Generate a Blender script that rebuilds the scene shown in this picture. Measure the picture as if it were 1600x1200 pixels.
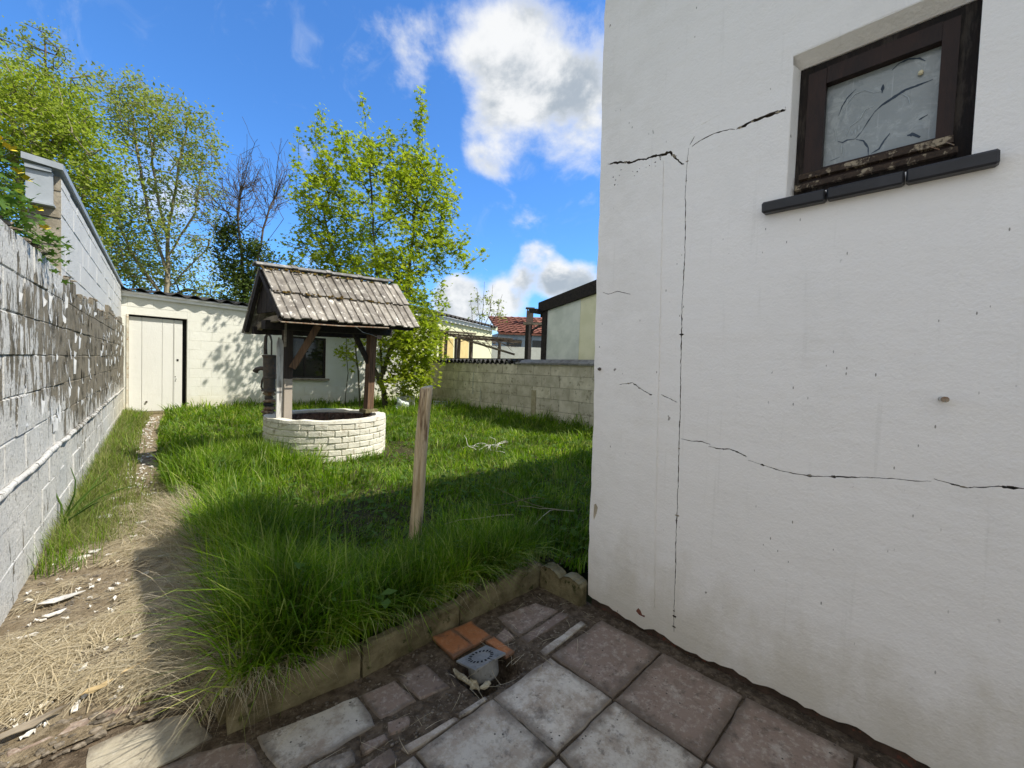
import bpy, bmesh, math, random
import numpy as np
from math import radians, sin, cos, pi, sqrt
from mathutils import Vector, Matrix, noise as mnoise
from mathutils.geometry import delaunay_2d_cdt

random.seed(7)
RNG = np.random.default_rng(11)
SC = bpy.context.scene
COL = SC.collection
for o in list(bpy.data.objects):
    bpy.data.objects.remove(o)

# ------------------------------------------------------------------ camera
F = 650.19
YAW, PITCH, ROLL, EYE = 0.78176, -0.035158, 0.035717, 1.25
fwd = Vector((sin(YAW) * cos(PITCH), cos(YAW) * cos(PITCH), sin(PITCH)))
rgt = Vector((cos(YAW), -sin(YAW), 0)); upv = rgt.cross(fwd)
r2 = cos(ROLL) * rgt + sin(ROLL) * upv; u2 = -sin(ROLL) * rgt + cos(ROLL) * upv
cd = bpy.data.cameras.new('camera'); cam = bpy.data.objects.new('camera', cd); COL.objects.link(cam)
cd.sensor_fit = 'HORIZONTAL'; cd.sensor_width = 36; cd.lens = 36 * F / 1600
cd.clip_start = 0.02; cd.clip_end = 3000
cam.matrix_world = Matrix(((r2.x, u2.x, -fwd.x, 0), (r2.y, u2.y, -fwd.y, 0), (r2.z, u2.z, -fwd.z, EYE), (0, 0, 0, 1)))
SC.camera = cam

# ------------------------------------------------------------------ sun + sky
SUN_EL = radians(51.5)
SX, SY = 0.64, -0.768            # horizontal direction towards the sun
SUN_DIR = Vector((SX * cos(SUN_EL), SY * cos(SUN_EL), sin(SUN_EL))).normalized()
sl = bpy.data.lights.new('sun', 'SUN'); sl.energy = 2.5; sl.angle = radians(0.53); sl.color = (1.0, 0.95, 0.86)
so = bpy.data.objects.new('sun', sl); COL.objects.link(so)
so.rotation_euler = SUN_DIR.to_track_quat('Z', 'Y').to_euler(); so.location = (6, -6, 12)
vs = SC.view_settings
vs.view_transform = 'Standard'; vs.look = 'None'; vs.exposure = 1.38; vs.gamma = 1; vs.use_curve_mapping = False
SC.display_settings.display_device = 'sRGB'


class NT:
    """small node-graph writer"""
    def __init__(s, tree):
        s.t = tree; s.t.nodes.clear()
    def n(s, typ, **kw):
        k = s.t.nodes.new(typ)
        for a, b in kw.items(): setattr(k, a, b)
        return k
    def put(s, inp, v):
        if hasattr(v, 'is_output') or isinstance(v, bpy.types.NodeSocket): s.t.links.new(v, inp)
        else:
            if isinstance(v, (tuple, list)) and len(v) == 3 and inp.type == 'RGBA': v = (*v, 1)
            inp.default_value = v
    def m(s, op, a, b=0.0, c=0.0, clamp=False):
        k = s.n('ShaderNodeMath', operation=op, use_clamp=clamp)
        s.put(k.inputs[0], a); s.put(k.inputs[1], b); s.put(k.inputs[2], c); return k.outputs[0]
    def vm(s, op, a, b=(0, 0, 0)):
        k = s.n('ShaderNodeVectorMath', operation=op); s.put(k.inputs[0], a); s.put(k.inputs[1], b)
        return k.outputs['Value'] if op in ('DOT_PRODUCT', 'LENGTH') else k.outputs[0]
    def pos(s):
        return s.n('ShaderNodeNewGeometry').outputs['Position']
    def isl(s):
        return s.n('ShaderNodeNewGeometry').outputs['Random Per Island']
    def rnd(s):
        return s.n('ShaderNodeObjectInfo').outputs['Random']
    def xyz(s, v):
        k = s.n('ShaderNodeSeparateXYZ'); s.put(k.inputs[0], v); return k.outputs
    def comb(s, x, y, z):
        k = s.n('ShaderNodeCombineXYZ')
        for i, v in enumerate((x, y, z)): s.put(k.inputs[i], v)
        return k.outputs[0]
    def noise(s, vec, scale, detail=4, rough=.55, dist=0.0):
        k = s.n('ShaderNodeTexNoise'); s.put(k.inputs['Vector'], vec); k.inputs['Scale'].default_value = scale
        k.inputs['Detail'].default_value = detail; k.inputs['Roughness'].default_value = rough
        k.inputs['Distortion'].default_value = dist; return k.outputs[0]
    def vor(s, vec, scale, feat='F1', rand=1.0):
        k = s.n('ShaderNodeTexVoronoi', feature=feat); s.put(k.inputs['Vector'], vec)
        k.inputs['Scale'].default_value = scale; k.inputs['Randomness'].default_value = rand
        return k.outputs['Distance']
    def scl(s, vec, sc):
        return s.vm('MULTIPLY', vec, sc)
    def step(s, v, lo, hi):
        k = s.n('ShaderNodeMapRange'); k.interpolation_type = 'SMOOTHSTEP'; s.put(k.inputs[0], v)
        s.put(k.inputs[1], lo); s.put(k.inputs[2], hi); return k.outputs[0]
    def mix(s, f, a, b):
        k = s.n('ShaderNodeMix', data_type='RGBA'); s.put(k.inputs[0], f); s.put(k.inputs[6], a); s.put(k.inputs[7], b)
        return k.outputs[2]
    def mul(s, a, b):
        k = s.n('ShaderNodeMix', data_type='RGBA', blend_type='MULTIPLY'); k.inputs[0].default_value = 1
        s.put(k.inputs[6], a); s.put(k.inputs[7], b); return k.outputs[2]
    def ramp(s, f, *stops):
        k = s.n('ShaderNodeValToRGB'); cr = k.color_ramp; s.put(k.inputs[0], f)
        while len(cr.elements) < len(stops): cr.elements.new(.5)
        for e, (p, c) in zip(cr.elements, stops): e.position = p; e.color = (*c, 1)
        return k.outputs[0]
    def bump(s, h, dist=.01, strength=1.0, prev=None):
        k = s.n('ShaderNodeBump'); s.put(k.inputs['Height'], h); k.inputs['Distance'].default_value = dist
        k.inputs['Strength'].default_value = strength
        if prev: s.put(k.inputs['Normal'], prev)
        return k.outputs[0]
    def out(s, col, rough=.8, normal=None, spec=.3, metal=0.0, transl=0.0, tcol=None):
        p = s.n('ShaderNodeBsdfPrincipled'); s.put(p.inputs['Base Color'], col); s.put(p.inputs['Roughness'], rough)
        s.put(p.inputs['Specular IOR Level'], spec); s.put(p.inputs['Metallic'], metal)
        if normal: s.put(p.inputs['Normal'], normal)
        sh = p.outputs[0]
        if transl:
            tr = s.n('ShaderNodeBsdfTranslucent'); s.put(tr.inputs[0], tcol if tcol is not None else col)
            mx = s.n('ShaderNodeMixShader'); mx.inputs[0].default_value = transl
            s.t.links.new(sh, mx.inputs[1]); s.t.links.new(tr.outputs[0], mx.inputs[2]); sh = mx.outputs[0]
        o = s.n('ShaderNodeOutputMaterial'); s.t.links.new(sh, o.inputs[0])


def mat(name):
    m = bpy.data.materials.new(name); m.use_nodes = True
    return m, NT(m.node_tree)


# world: physical sky with procedural clouds painted over directions
SKY_STR = 0.12
wd = bpy.data.worlds.new('World'); SC.world = wd; wd.use_nodes = True
w = NT(wd.node_tree)
sky = w.n('ShaderNodeTexSky', sky_type='NISHITA', sun_disc=False)
sky.sun_elevation = SUN_EL; sky.sun_rotation = math.atan2(SX, SY); sky.air_density = 1.0; sky.dust_density = 0.35; sky.ozone_density = 2.2
dirv = w.n('ShaderNodeTexCoord').outputs['Generated']
skyc = w.mul(sky.outputs[0], (0.30, 0.555, 0.83))
pz = w.xyz(dirv)[2]
cloudv = w.scl(dirv, (1, 1, 1.5))
n1 = w.noise(cloudv, 3.6, 10, .58, .3)
n2 = w.noise(w.vm('ADD', cloudv, (3.1, 1.7, .4)), 7.0, 8, .6, .15)
n3 = w.noise(w.vm('ADD', cloudv, (.035, -.045, .06)), 3.6, 10, .58, .3)


def lobe(d, inner, outer):           # 1 inside a cone of directions, 0 outside
    v = Vector(d).normalized()
    return w.step(w.vm('DOT_PRODUCT', dirv, tuple(v)), cos(radians(outer)), cos(radians(inner)))


LOBES = [  # direction, inner and outer cone (degrees), weight
    ((0.55, 0.585, 0.595), 0, 8, .38), ((0.60, 0.53, 0.60), 0, 9, .46), ((0.578, 0.672, 0.470), 0, 5.5, .40), ((0.54, 0.625, 0.56), 0, 6, .20),
    ((0.665, 0.545, 0.510), 0, 7, .42), ((0.72, 0.47, 0.50), 0, 11, .30),
    ((0.720, 0.652, 0.232), 0, 4.6, .62), ((0.775, 0.598, 0.195), 0, 5.0, .56), ((0.69, 0.70, 0.175), 0, 4.2, .44),
    ((0.588, 0.793, 0.160), 0, 4.2, .50), ((0.80, 0.58, 0.12), 0, 8, .36), ((0.66, 0.74, 0.11), 0, 7, .34), ((0.765, 0.535, 0.352), 0, 3.0, .26),
    ((0.20, 0.97, 0.14), 0, 14, .24),
]
dens = w.m('ADD', w.m('MULTIPLY', n1, 1.6), w.m('MULTIPLY', n2, .68))
band = w.m('MULTIPLY', w.step(pz, .28, .03), .10)
dens = w.m('ADD', w.m('SUBTRACT', dens, .10), band)
# extra cloud added over the unseen sky, to brighten and whiten the shade
fill_cloud = w.step(w.vm('DOT_PRODUCT', dirv, tuple(Vector((sin(YAW), cos(YAW), .25)).normalized())), .45, .0)
dens = w.m('ADD', dens, w.m('MULTIPLY', fill_cloud, .60))
for d_, i_, o_, wt_ in LOBES:
    dens = w.m('ADD', dens, w.m('MULTIPLY', lobe(d_, i_, o_), wt_ * .80))
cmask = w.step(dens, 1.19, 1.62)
shade = w.step(w.m('SUBTRACT', n3, n1), -.10, .07)
core = w.step(dens, 1.34, 1.70)
ccol = w.mix(w.m('MULTIPLY', core, shade, clamp=True), (.95, .96, .96), (.44, .50, .56))
# thin streaks of cirrus
wisp = w.noise(w.scl(dirv, (5.0, 2.2, 4.0)), 2.4, 6, .62, .9)
wm = w.m('MULTIPLY', w.step(wisp, .55, .85), w.m('MULTIPLY', w.step(pz, .20, .42), .30))
base = w.mix(wm, skyc, w.mul((.80, .87, .95), (.39 / SKY_STR,) * 3))
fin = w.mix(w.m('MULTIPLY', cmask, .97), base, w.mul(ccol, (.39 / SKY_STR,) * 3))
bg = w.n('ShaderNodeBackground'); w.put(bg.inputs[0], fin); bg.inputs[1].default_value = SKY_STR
w.t.links.new(bg.outputs[0], w.n('ShaderNodeOutputWorld').inputs[0])

# ------------------------------------------------------------------ object helpers
ORIG = {}


def link(name, me, m, parent=None, origin=(0, 0, 0), rot=None, loc=None):
    """ONE mesh object. Vertices are in world space unless loc is given; origin becomes the object's own origin."""
    if isinstance(me, MB): me = me.mesh(name, origin if loc is None else (0, 0, 0))
    o = bpy.data.objects.new(name, me); COL.objects.link(o)
    if m is not None and not me.materials: me.materials.append(m)
    wl = Vector(loc if loc is not None else origin)
    po = ORIG.get(parent.name, Vector()) if parent else Vector()
    if parent: o.parent = parent
    o.location = wl - po
    if rot is not None: o.rotation_euler = rot
    ORIG[o.name] = wl
    return o


def thing(name, label, cat, loc=(0, 0, 0), group=None):
    o = bpy.data.objects.new(name, None); COL.objects.link(o); o.location = loc; ORIG[o.name] = Vector(loc)
    o.empty_display_size = .1
    return tag(o, label, cat, group)


def tag(o, label=None, cat=None, group=None, kind=None):
    if label: o['label'] = label
    if cat: o['category'] = cat
    if group: o['group'] = group
    if kind: o['kind'] = kind
    return o


class MB:
    def __init__(s): s.v = []; s.f = []; s.smooth = False
    def add(s, vs, fs):
        b = len(s.v); s.v += [tuple(p) for p in vs]; s.f += [tuple(b + i for i in f) for f in fs]; return s
    def box(s, c, size, rz=0.0, M=None, jit=0.0):
        x, y, z = (k / 2 for k in size); pts = []
        for sx, sy, sz in ((-1, -1, -1), (1, -1, -1), (1, 1, -1), (-1, 1, -1), (-1, -1, 1), (1, -1, 1), (1, 1, 1), (-1, 1, 1)):
            p = Vector((sx * x, sy * y, sz * z))
            if jit: p += Vector([random.uniform(-jit, jit) for _ in range(3)])
            if M is not None: p = M @ p
            elif rz: p = Matrix.Rotation(rz, 3, 'Z') @ p
            pts.append(p + Vector(c))
        return s.add(pts, [(0, 3, 2, 1), (4, 5, 6, 7), (0, 1, 5, 4), (1, 2, 6, 5), (2, 3, 7, 6), (3, 0, 4, 7)])
    def beam(s, a, b, wd_, ht, up=(0, 0, 1), jit=0.0):
        a, b = Vector(a), Vector(b); d = (b - a); L = d.length; d.normalize()
        sd = d.cross(Vector(up))
        if sd.length < 1e-4: sd = d.cross(Vector((1, 0, 0)))
        sd.normalize(); upp = sd.cross(d)
        return s.box((a + b) / 2, (L, wd_, ht), M=Matrix((d, sd, upp)).transposed(), jit=jit)
    def prism(s, poly, z0, z1, top=None):
        n = len(poly); t = top or poly
        return s.add([(*p[:2], z0) for p in poly] + [(*p[:2], z1) for p in t],
                     [tuple(range(n))[::-1], tuple(range(n, 2 * n))] + [(i, (i + 1) % n, n + (i + 1) % n, n + i) for i in range(n)])
    def tube(s, pts, rad, n=6, cap=True):
        pts = [Vector(p) for p in pts]; k = len(pts)
        rad = [rad] * k if isinstance(rad, (int, float)) else rad
        vs = []; ref = None
        for i, p in enumerate(pts):
            d = (pts[min(i + 1, k - 1)] - pts[max(i - 1, 0)]).normalized()
            if ref is None: ref = d.orthogonal().normalized()
            ref = (ref - d * ref.dot(d))
            ref = ref.normalized() if ref.length > 1e-6 else d.orthogonal().normalized()
            q = d.cross(ref)
            vs += [p + rad[i] * (cos(2 * pi * j / n) * ref + sin(2 * pi * j / n) * q) for j in range(n)]
        fs = [(i * n + j, i * n + (j + 1) % n, (i + 1) * n + (j + 1) % n, (i + 1) * n + j) for i in range(k - 1) for j in range(n)]
        if cap: fs += [tuple(range(n))[::-1], tuple(range((k - 1) * n, k * n))]
        return s.add(vs, fs)
    def lathe(s, prof, c, n=20, M=None):
        c = Vector(c); vs = []
        for r, z in prof:
            for j in range(n):
                p = Vector((r * cos(2 * pi * j / n), r * sin(2 * pi * j / n), z))
                vs.append((M @ p if M is not None else p) + c)
        k = len(prof)
        fs = [(i * n + j, i * n + (j + 1) % n, (i + 1) * n + (j + 1) % n, (i + 1) * n + j) for i in range(k - 1) for j in range(n)]
        return s.add(vs, fs + [tuple(range(n))[::-1], tuple(range((k - 1) * n, k * n))])
    def lump(s, c, size, sub=2, amp=.25, seed=0):
        bm = bmesh.new(); bmesh.ops.create_icosphere(bm, subdivisions=sub, radius=1)
        vs = []
        for v in bm.verts:
            k = 1 + amp * mnoise.noise(v.co * 1.3 + Vector((seed, seed * .7, 0))) + amp * .5 * mnoise.noise(v.co * 3.1 + Vector((0, seed, 3)))
            vs.append(Vector((v.co.x * size[0], v.co.y * size[1], v.co.z * size[2])) * k + Vector(c))
        fs = [tuple(v.index for v in f.verts) for f in bm.faces]; bm.free()
        return s.add(vs, fs)
    def mesh(s, name, origin=(0, 0, 0)):
        me = bpy.data.meshes.new(name); ox, oy, oz = origin
        me.from_pydata([(x - ox, y - oy, z - oz) for x, y, z in s.v], [], s.f); me.update()
        if s.smooth: me.shade_smooth()
        return me


def np_mesh(name, V, faces_by_n):
    """V (N,3); faces_by_n: list of (M,n) int arrays"""
    me = bpy.data.meshes.new(name); me.vertices.add(len(V)); me.vertices.foreach_set('co', np.asarray(V, np.float32).ravel())
    tot = sum(f.size for f in faces_by_n); cnt = sum(len(f) for f in faces_by_n)
    me.loops.add(tot); me.polygons.add(cnt)
    me.loops.foreach_set('vertex_index', np.concatenate([f.ravel() for f in faces_by_n]).astype(np.int32))
    ln = np.concatenate([np.full(len(f), f.shape[1]) for f in faces_by_n]); st = np.concatenate([[0], np.cumsum(ln)[:-1]])
    me.polygons.foreach_set('loop_start', st.astype(np.int32))
    me.update(calc_edges=True); me.validate(); return me


def bevel_box(name, size, off=.004, jit=.0015, seed=0):
    rr = random.Random(seed); bm = bmesh.new(); bmesh.ops.create_cube(bm, size=1)
    for v in bm.verts: v.co = Vector((v.co.x * size[0], v.co.y * size[1], v.co.z * size[2])) + Vector([rr.uniform(-jit, jit) for _ in range(3)])
    bmesh.ops.bevel(bm, geom=list(bm.edges), offset=off, segments=1, affect='EDGES', profile=.5)
    for v in bm.verts: v.co += Vector([rr.uniform(-jit, jit) * .6 for _ in range(3)])
    me = bpy.data.meshes.new(name); bm.to_mesh(me); bm.free(); return me


def fbm(x, y, s=1.0, o=0.0):
    return mnoise.fractal(Vector((x * s + o, y * s - o, o)), .6, 2.0, 4)


# ------------------------------------------------------------------ materials
def m_plain(name, c0, c1, scale=8, rough=.8, bump=.003, spec=.3, stretch=(1, 1, 1), c2=None, bs=40, metal=0.0, per=0.12):
    m, n = mat(name); p = n.scl(n.pos(), stretch)
    a = n.noise(p, scale, 6, .62); col = n.mix(n.step(a, .35, .68), c0, c1)
    if c2: col = n.mix(n.step(n.noise(n.vm('ADD', p, (7, 3, 1)), scale * 2.3, 5, .65), .56, .66), col, c2)
    if per:
        r = n.m('ADD', n.m('MULTIPLY', n.rnd(), per * 2), 1 - per)
        col = n.mul(col, n.comb(r, r, r))
    h = n.noise(p, bs, 5, .6)
    n.out(col, rough, n.bump(h, bump), spec, metal); return m


def m_peel():
    m, n = mat('peeling_whitewash'); p = n.pos(); x, y, z = n.xyz(p)
    big = n.noise(p, .9, 3, .5)
    v1 = n.noise(n.scl(p, (11, 11, 3.4)), 1.3, 8, .66, .35)
    v2 = n.noise(n.scl(p, (26, 26, 7)), 1.0, 6, .68, .5)
    # bared patch along the middle of the wall, painted near end and foot
    zone = n.m('MULTIPLY', n.step(y, 3.9, 5.3), n.step(z, .45, .85))
    zone2 = n.m('MULTIPLY', n.step(y, 2.0, 2.6), n.m('MULTIPLY', n.step(z, .80, 1.05), n.step(z, 1.85, 1.45)))
    thr = n.m('SUBTRACT', .415, n.m('ADD', n.m('MULTIPLY', zone, -.145), n.m('MULTIPLY', zone2, -.08)))
    k = n.m('ADD', n.m('MULTIPLY', v1, .62), n.m('MULTIPLY', v2, .38))
    k = n.m('ADD', k, n.m('MULTIPLY', n.m('SUBTRACT', big, .5), -.22))
    bare = n.step(n.m('SUBTRACT', thr, k), -.012, .014)
    grit = n.noise(p, 130, 3, .7); bc = n.mix(grit, (.10, .085, .06), (.31, .27, .20))
    bc = n.mix(n.step(n.noise(p, 6, 5, .6), .45, .7), bc, (.07, .062, .045))
    pc = n.mix(n.noise(p, 5, 6, .65), (.45, .435, .39), (.67, .65, .595))
    pc = n.mix(n.m('MULTIPLY', n.step(n.noise(n.scl(p, (1, 1, .35)), 22, 5, .7), .56, .72), .7), pc, (.36, .37, .35))
    pc = n.mix(n.m('MULTIPLY', n.step(n.noise(p, 48, 6, .75), .52, .63), .8), pc, (.23, .225, .20))
    pc = n.mix(n.m('MULTIPLY', n.step(n.noise(p, 2.2, 6, .7), .48, .66), .45), pc, (.44, .45, .44))
    # warm lichen staining at the far, low end
    pc = n.mix(n.m('MULTIPLY', n.m('MULTIPLY', n.step(y, 7.5, 10.5), n.step(z, 1.0, .3)), .6), pc, (.62, .55, .40))
    col = n.mix(bare, pc, bc)
    h = n.m('ADD', n.m('MULTIPLY', n.m('SUBTRACT', 1.0, bare), .5), n.m('ADD', n.m('MULTIPLY', grit, .18), n.m('MULTIPLY', n.noise(p, 28, 6, .7), .55)))
    n.out(col, .9, n.bump(h, .016), .15); return m


def m_render():
    m, n = mat('painted_render'); p = n.pos(); x, y, z = n.xyz(p)
    c = n.mix(n.noise(p, 1.3, 5, .6), (.84, .81, .765), (.885, .855, .81))
    # grime splashed up from the ground, yellowed and ragged
    g = n.m('ADD', n.m('MULTIPLY', n.noise(n.scl(p, (1, 1, .5)), 5, 6, .65), .55), n.m('MULTIPLY', z, -.55))
    c = n.mix(n.m('MULTIPLY', n.step(g, .02, .28), .62), c, (.56, .51, .40))
    c = n.mix(n.m('MULTIPLY', n.m('MULTIPLY', n.step(y, .75, 1.2), n.step(n.noise(p, 3.2, 6, .7), .38, .64)), .24), c, (.60, .57, .50))
    c = n.mix(n.m('MULTIPLY', n.step(n.noise(p, 2.1, 7, .7), .50, .70), .16), c, (.62, .60, .55))
    # runs
    rn = n.noise(n.scl(p, (1, 14, .7)), 2.2, 4, .6); c = n.mix(n.m('MULTIPLY', n.step(rn, .60, .74), .16), c, (.52, .50, .44))
    # specks and scratches
    q = n.scl(p, (1, 1.0, .55)); d = n.vor(n.vm('ADD', q, n.scl(n.comb(n.noise(p, 30), n.noise(p, 33), n.noise(p, 37)), (.03, .03, .03))), 10)
    keep = n.step(n.noise(p, 5.3, 2, .5), .48, .56)
    c = n.mix(n.m('MULTIPLY', n.m('MULTIPLY', n.step(d, .06, .035), keep), .85), c, (.16, .145, .12))
    d2 = n.vor(n.scl(p, (1, 1.3, .45)), 26)
    c = n.mix(n.m('MULTIPLY', n.m('MULTIPLY', n.step(d2, .085, .05), n.step(n.noise(p, 2.6, 3, .6), .50, .58)), .9), c, (.22, .2, .17))
    h = n.m('ADD', n.m('MULTIPLY', n.noise(p, 95, 4, .6), .35), n.m('ADD', n.m('MULTIPLY', n.noise(p, 14, 4, .6), .7), n.m('MULTIPLY', n.noise(n.scl(p, (1, .5, 2.2)), 4, 3, .5), 1.0)))
    n.out(c, .78, n.bump(h, .008, .7), .25); return m


def m_white(name, a=(.70, .68, .60), b=(.80, .79, .73), dirt=(.45, .40, .28), bscale=60, dk=.5, lo=.58, hi=.70, zf=None):
    m, n = mat(name); p = n.pos(); z = n.xyz(p)[2]
    c = n.mix(n.noise(p, 3, 6, .65), a, b)
    sp = n.noise(n.scl(p, (1, 1, 1.8)), 11, 7, .72); c = n.mix(n.m('MULTIPLY', n.step(sp, lo, hi), dk), c, dirt)
    if zf: c = n.mix(n.m('MULTIPLY', n.step(n.m('ADD', z, n.m('MULTIPLY', n.noise(p, 6, 5, .6), .5)), zf[1], zf[0]), .55), c, (.58, .48, .26))
    fine = n.vor(p, 45); c = n.mix(n.m('MULTIPLY', n.step(fine, .10, .05), n.m('MULTIPLY', n.step(n.noise(p, 4, 3), .5, .6), .7)), c, (.22, .19, .15))
    h = n.m('ADD', n.noise(p, bscale, 5, .65), n.m('MULTIPLY', n.noise(p, 12, 4, .6), .8)); n.out(c, .85, n.bump(h, .006), .2); return m


def m_slab(name, base, base2, bloom, lo=.48, hi=.66, per=.18):
    m, n = mat(name); p = n.pos(); r = n.rnd()
    q = n.vm('ADD', p, n.comb(n.m('MULTIPLY', r, 9), n.m('MULTIPLY', r, 5), 0))
    c = n.mix(n.noise(q, 6, 6, .65), base, base2)
    c = n.mix(n.m('MULTIPLY', n.step(n.m('ADD', n.noise(q, 9, 8, .74), n.m('MULTIPLY', n.noise(q, 2.2, 3), .35)), lo + .17, hi + .17), .85), c, bloom)
    ge = n.xyz(n.n('ShaderNodeTexCoord').outputs['Generated'])
    ex = n.m('MINIMUM', n.m('MINIMUM', ge[0], n.m('SUBTRACT', 1.0, ge[0])), n.m('MINIMUM', ge[1], n.m('SUBTRACT', 1.0, ge[1])))
    edge = n.step(n.m('ADD', ex, n.m('MULTIPLY', n.m('SUBTRACT', n.noise(q, 11, 6, .7), .5), .34)), .16, .015)
    c = n.mix(n.m('MULTIPLY', n.step(n.noise(q, 34, 7, .75), .50, .64), .55), c, bloom)
    c = n.mix(n.m('MULTIPLY', edge, .70), c, (.11, .086, .062))
    c = n.mix(n.m('MULTIPLY', n.step(n.noise(n.vm('ADD', q, (3, 1, 2)), 21, 7, .75), .54, .66), .6), c, (.09, .072, .055))
    d = n.vor(q, 38); c = n.mix(n.m('MULTIPLY', n.step(d, .16, .07), n.step(n.noise(q, 9, 2), .5, .58)), c, (.035, .03, .025))
    c = n.mix(n.m('MULTIPLY', n.step(n.noise(q, 4, 6, .7), .56, .70), .7), c, (.075, .06, .045))
    k = n.m('ADD', n.m('MULTIPLY', r, per * 2), 1 - per); c = n.mul(c, n.comb(k, k, k))
    h = n.m('ADD', n.noise(q, 70, 5, .7), n.m('MULTIPLY', n.noise(q, 12, 4), 1.2)); n.out(c, .85, n.bump(h, .005), .25); return m


def m_wood(name, a, b, c2=None, grain=(30, 30, 1.5), rough=.8, bump=.004, z=None):
    m, n = mat(name); p = n.pos(); g = n.noise(n.scl(p, grain), 1.6, 6, .65, .4)
    c = n.mix(n.step(g, .32, .68), a, b)
    if c2: c = n.mix(n.m('MULTIPLY', n.step(n.noise(n.scl(p, tuple(k * .35 for k in grain)), 2.4, 6, .7), .52, .62), .85), c, c2)
    if z:  # weathered paint begins below a ragged line
        zz = n.m('ADD', n.xyz(p)[2], n.m('MULTIPLY', n.noise(p, 9, 3), .04)); c = n.mix(n.step(zz, z[0] + .01, z[0]), c, z[1])
    n.out(c, rough, n.bump(g, bump), .3); return m


def m_leaf(name, cols, transl=.5, tboost=1.45, rough=.6, clump=0):
    m, n = mat(name); r = n.isl(); st = [(i / (len(cols) - 1), c) for i, c in enumerate(cols)]
    c = n.ramp(r, *st)
    if clump: k = n.m('ADD', n.m('MULTIPLY', n.step(n.noise(n.pos(), clump, 3, .6), .30, .70), .95), .50); c = n.mul(c, n.comb(k, n.m('ADD', n.m('MULTIPLY', k, .85), .15), k))
    n.out(c, rough, None, .22 if clump else .12, 0, transl, n.mul(c, (tboost, tboost * 1.02, tboost * .55))); return m


M = {}
M['peel'] = m_peel()
M['render'] = m_render()
M['shed_white'] = m_white('limewash_on_blocks', zf=(.15, .9), a=(.66, .65, .56), b=(.76, .755, .68), dk=.42, lo=.60, hi=.72)
M['upper_white'] = m_white('grey_white_masonry_paint', a=(.48, .475, .445), b=(.59, .58, .545), dirt=(.33, .33, .31), dk=.5)
M['brick_white'] = m_white('whitewashed_brick', a=(.60, .565, .45), b=(.74, .71, .60), dirt=(.36, .30, .20), dk=.75, lo=.54, hi=.66, zf=(.02, .5))
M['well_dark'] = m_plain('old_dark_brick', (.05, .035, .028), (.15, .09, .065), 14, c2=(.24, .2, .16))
M['block_grey'] = m_plain('weathered_concrete_block', (.46, .415, .30), (.64, .585, .45), 4, .92, .006, .15, c2=(.32, .29, .205), per=.13)
M['mortar'] = m_plain('mortar', (.26, .24, .18), (.38, .355, .27), 20, .95, .005, per=0)
M['mortar_dark'] = m_plain('dark_mortar', (.09, .08, .065), (.16, .14, .11), 20, .95, .005, per=0)
M['crackfill'] = m_plain('exposed_masonry', (.12, .105, .09), (.20, .175, .145), 30, .95, .004, per=0)
M['redbrick'] = m_plain('exposed_red_brick', (.13, .045, .03), (.22, .09, .06), 18, .9, .004, c2=(.04, .03, .025), per=0)
M['footing'] = m_plain('dirty_footing', (.05, .036, .027), (.10, .065, .048), 14, .95, .006, c2=(.16, .06, .04), per=0)
M['beige'] = m_plain('bare_plaster', (.36, .31, .22), (.46, .40, .30), 20, .9, .003, per=0)
M['slab_red'] = m_slab('red_concrete_paver', (.215, .150, .11), (.305, .23, .175), (.47, .41, .33), .53, .72)
M['slab_grey'] = m_slab('grey_worn_paver', (.32, .245, .18), (.43, .37, .285), (.60, .55, .455), .40, .62)
M['slab_pale'] = m_slab('pale_paver', (.38, .33, .24), (.48, .43, .32), (.54, .49, .38), .5, .7)
M['terracotta'] = m_slab('glazed_terracotta', (.34, .125, .045), (.42, .17, .065), (.50, .24, .11), .52, .75, .1)
M['soil'] = m_plain('dark_soil', (.075, .055, .036), (.165, .125, .085), 30, .95, .02, .1, c2=(.20, .16, .11), per=0, bs=60)
M['kerb'] = m_plain('mossy_concrete_kerb', (.095, .08, .04), (.24, .205, .115), 7, .92, .012, .15, c2=(.05, .055, .02), per=.1)
M['frame_wood'] = m_wood('dark_stained_frame', (.006, .0045, .004), (.015, .009, .0065), (.045, .036, .028), (18, 18, 3))
M['frame_red'] = m_wood('mahogany_sash', (.014, .0065, .0045), (.027, .0115, .007), None, (14, 14, 3), .5)
M['sill_black'] = m_plain('black_glazed_sill_tile', (.014, .014, .016), (.026, .026, .03), 9, .42, .001, .45)
M['post_wood'] = m_wood('well_post_wood', (.075, .042, .024), (.19, .11, .062), (.05, .035, .025), (24, 24, 1.6))
M['post_pale'] = m_wood('weathered_post_wood', (.022, .017, .014), (.06, .045, .035), None, (24, 24, 1.6), z=(1.06, (.36, .31, .25)))
M['board_white'] = m_wood('flaking_white_board', (.42, .41, .38), (.62, .60, .56), (.16, .14, .12), (20, 20, 2))
M['dark_wood'] = m_wood('tarred_timber', (.013, .011, .010), (.035, .027, .022), None, (16, 16, 16))
M['grey_wood'] = m_wood('silvered_timber', (.17, .14, .10), (.30, .25, .18), (.10, .08, .06), (5, 5, 14))
M['stake'] = m_wood('bark_stripped_stake', (.50, .37, .21), (.74, .60, .40), (.16, .095, .05), (22, 22, 2.2), .8, .006)
M['roof_tile'] = m_plain('lichened_concrete_tile', (.17, .15, .125), (.33, .30, .25), 6.5, .9, .008, .2, c2=(.56, .525, .45), per=.16)
M['ridge'] = m_plain('grey_ridge_tile', (.13, .125, .115), (.24, .23, .21), 9, .9, .004, .2, c2=(.42, .40, .36), per=.1)
M['moss'] = m_plain('dry_moss', (.075, .048, .014), (.17, .115, .03), 30, .95, .01, .1, per=.1)
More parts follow.
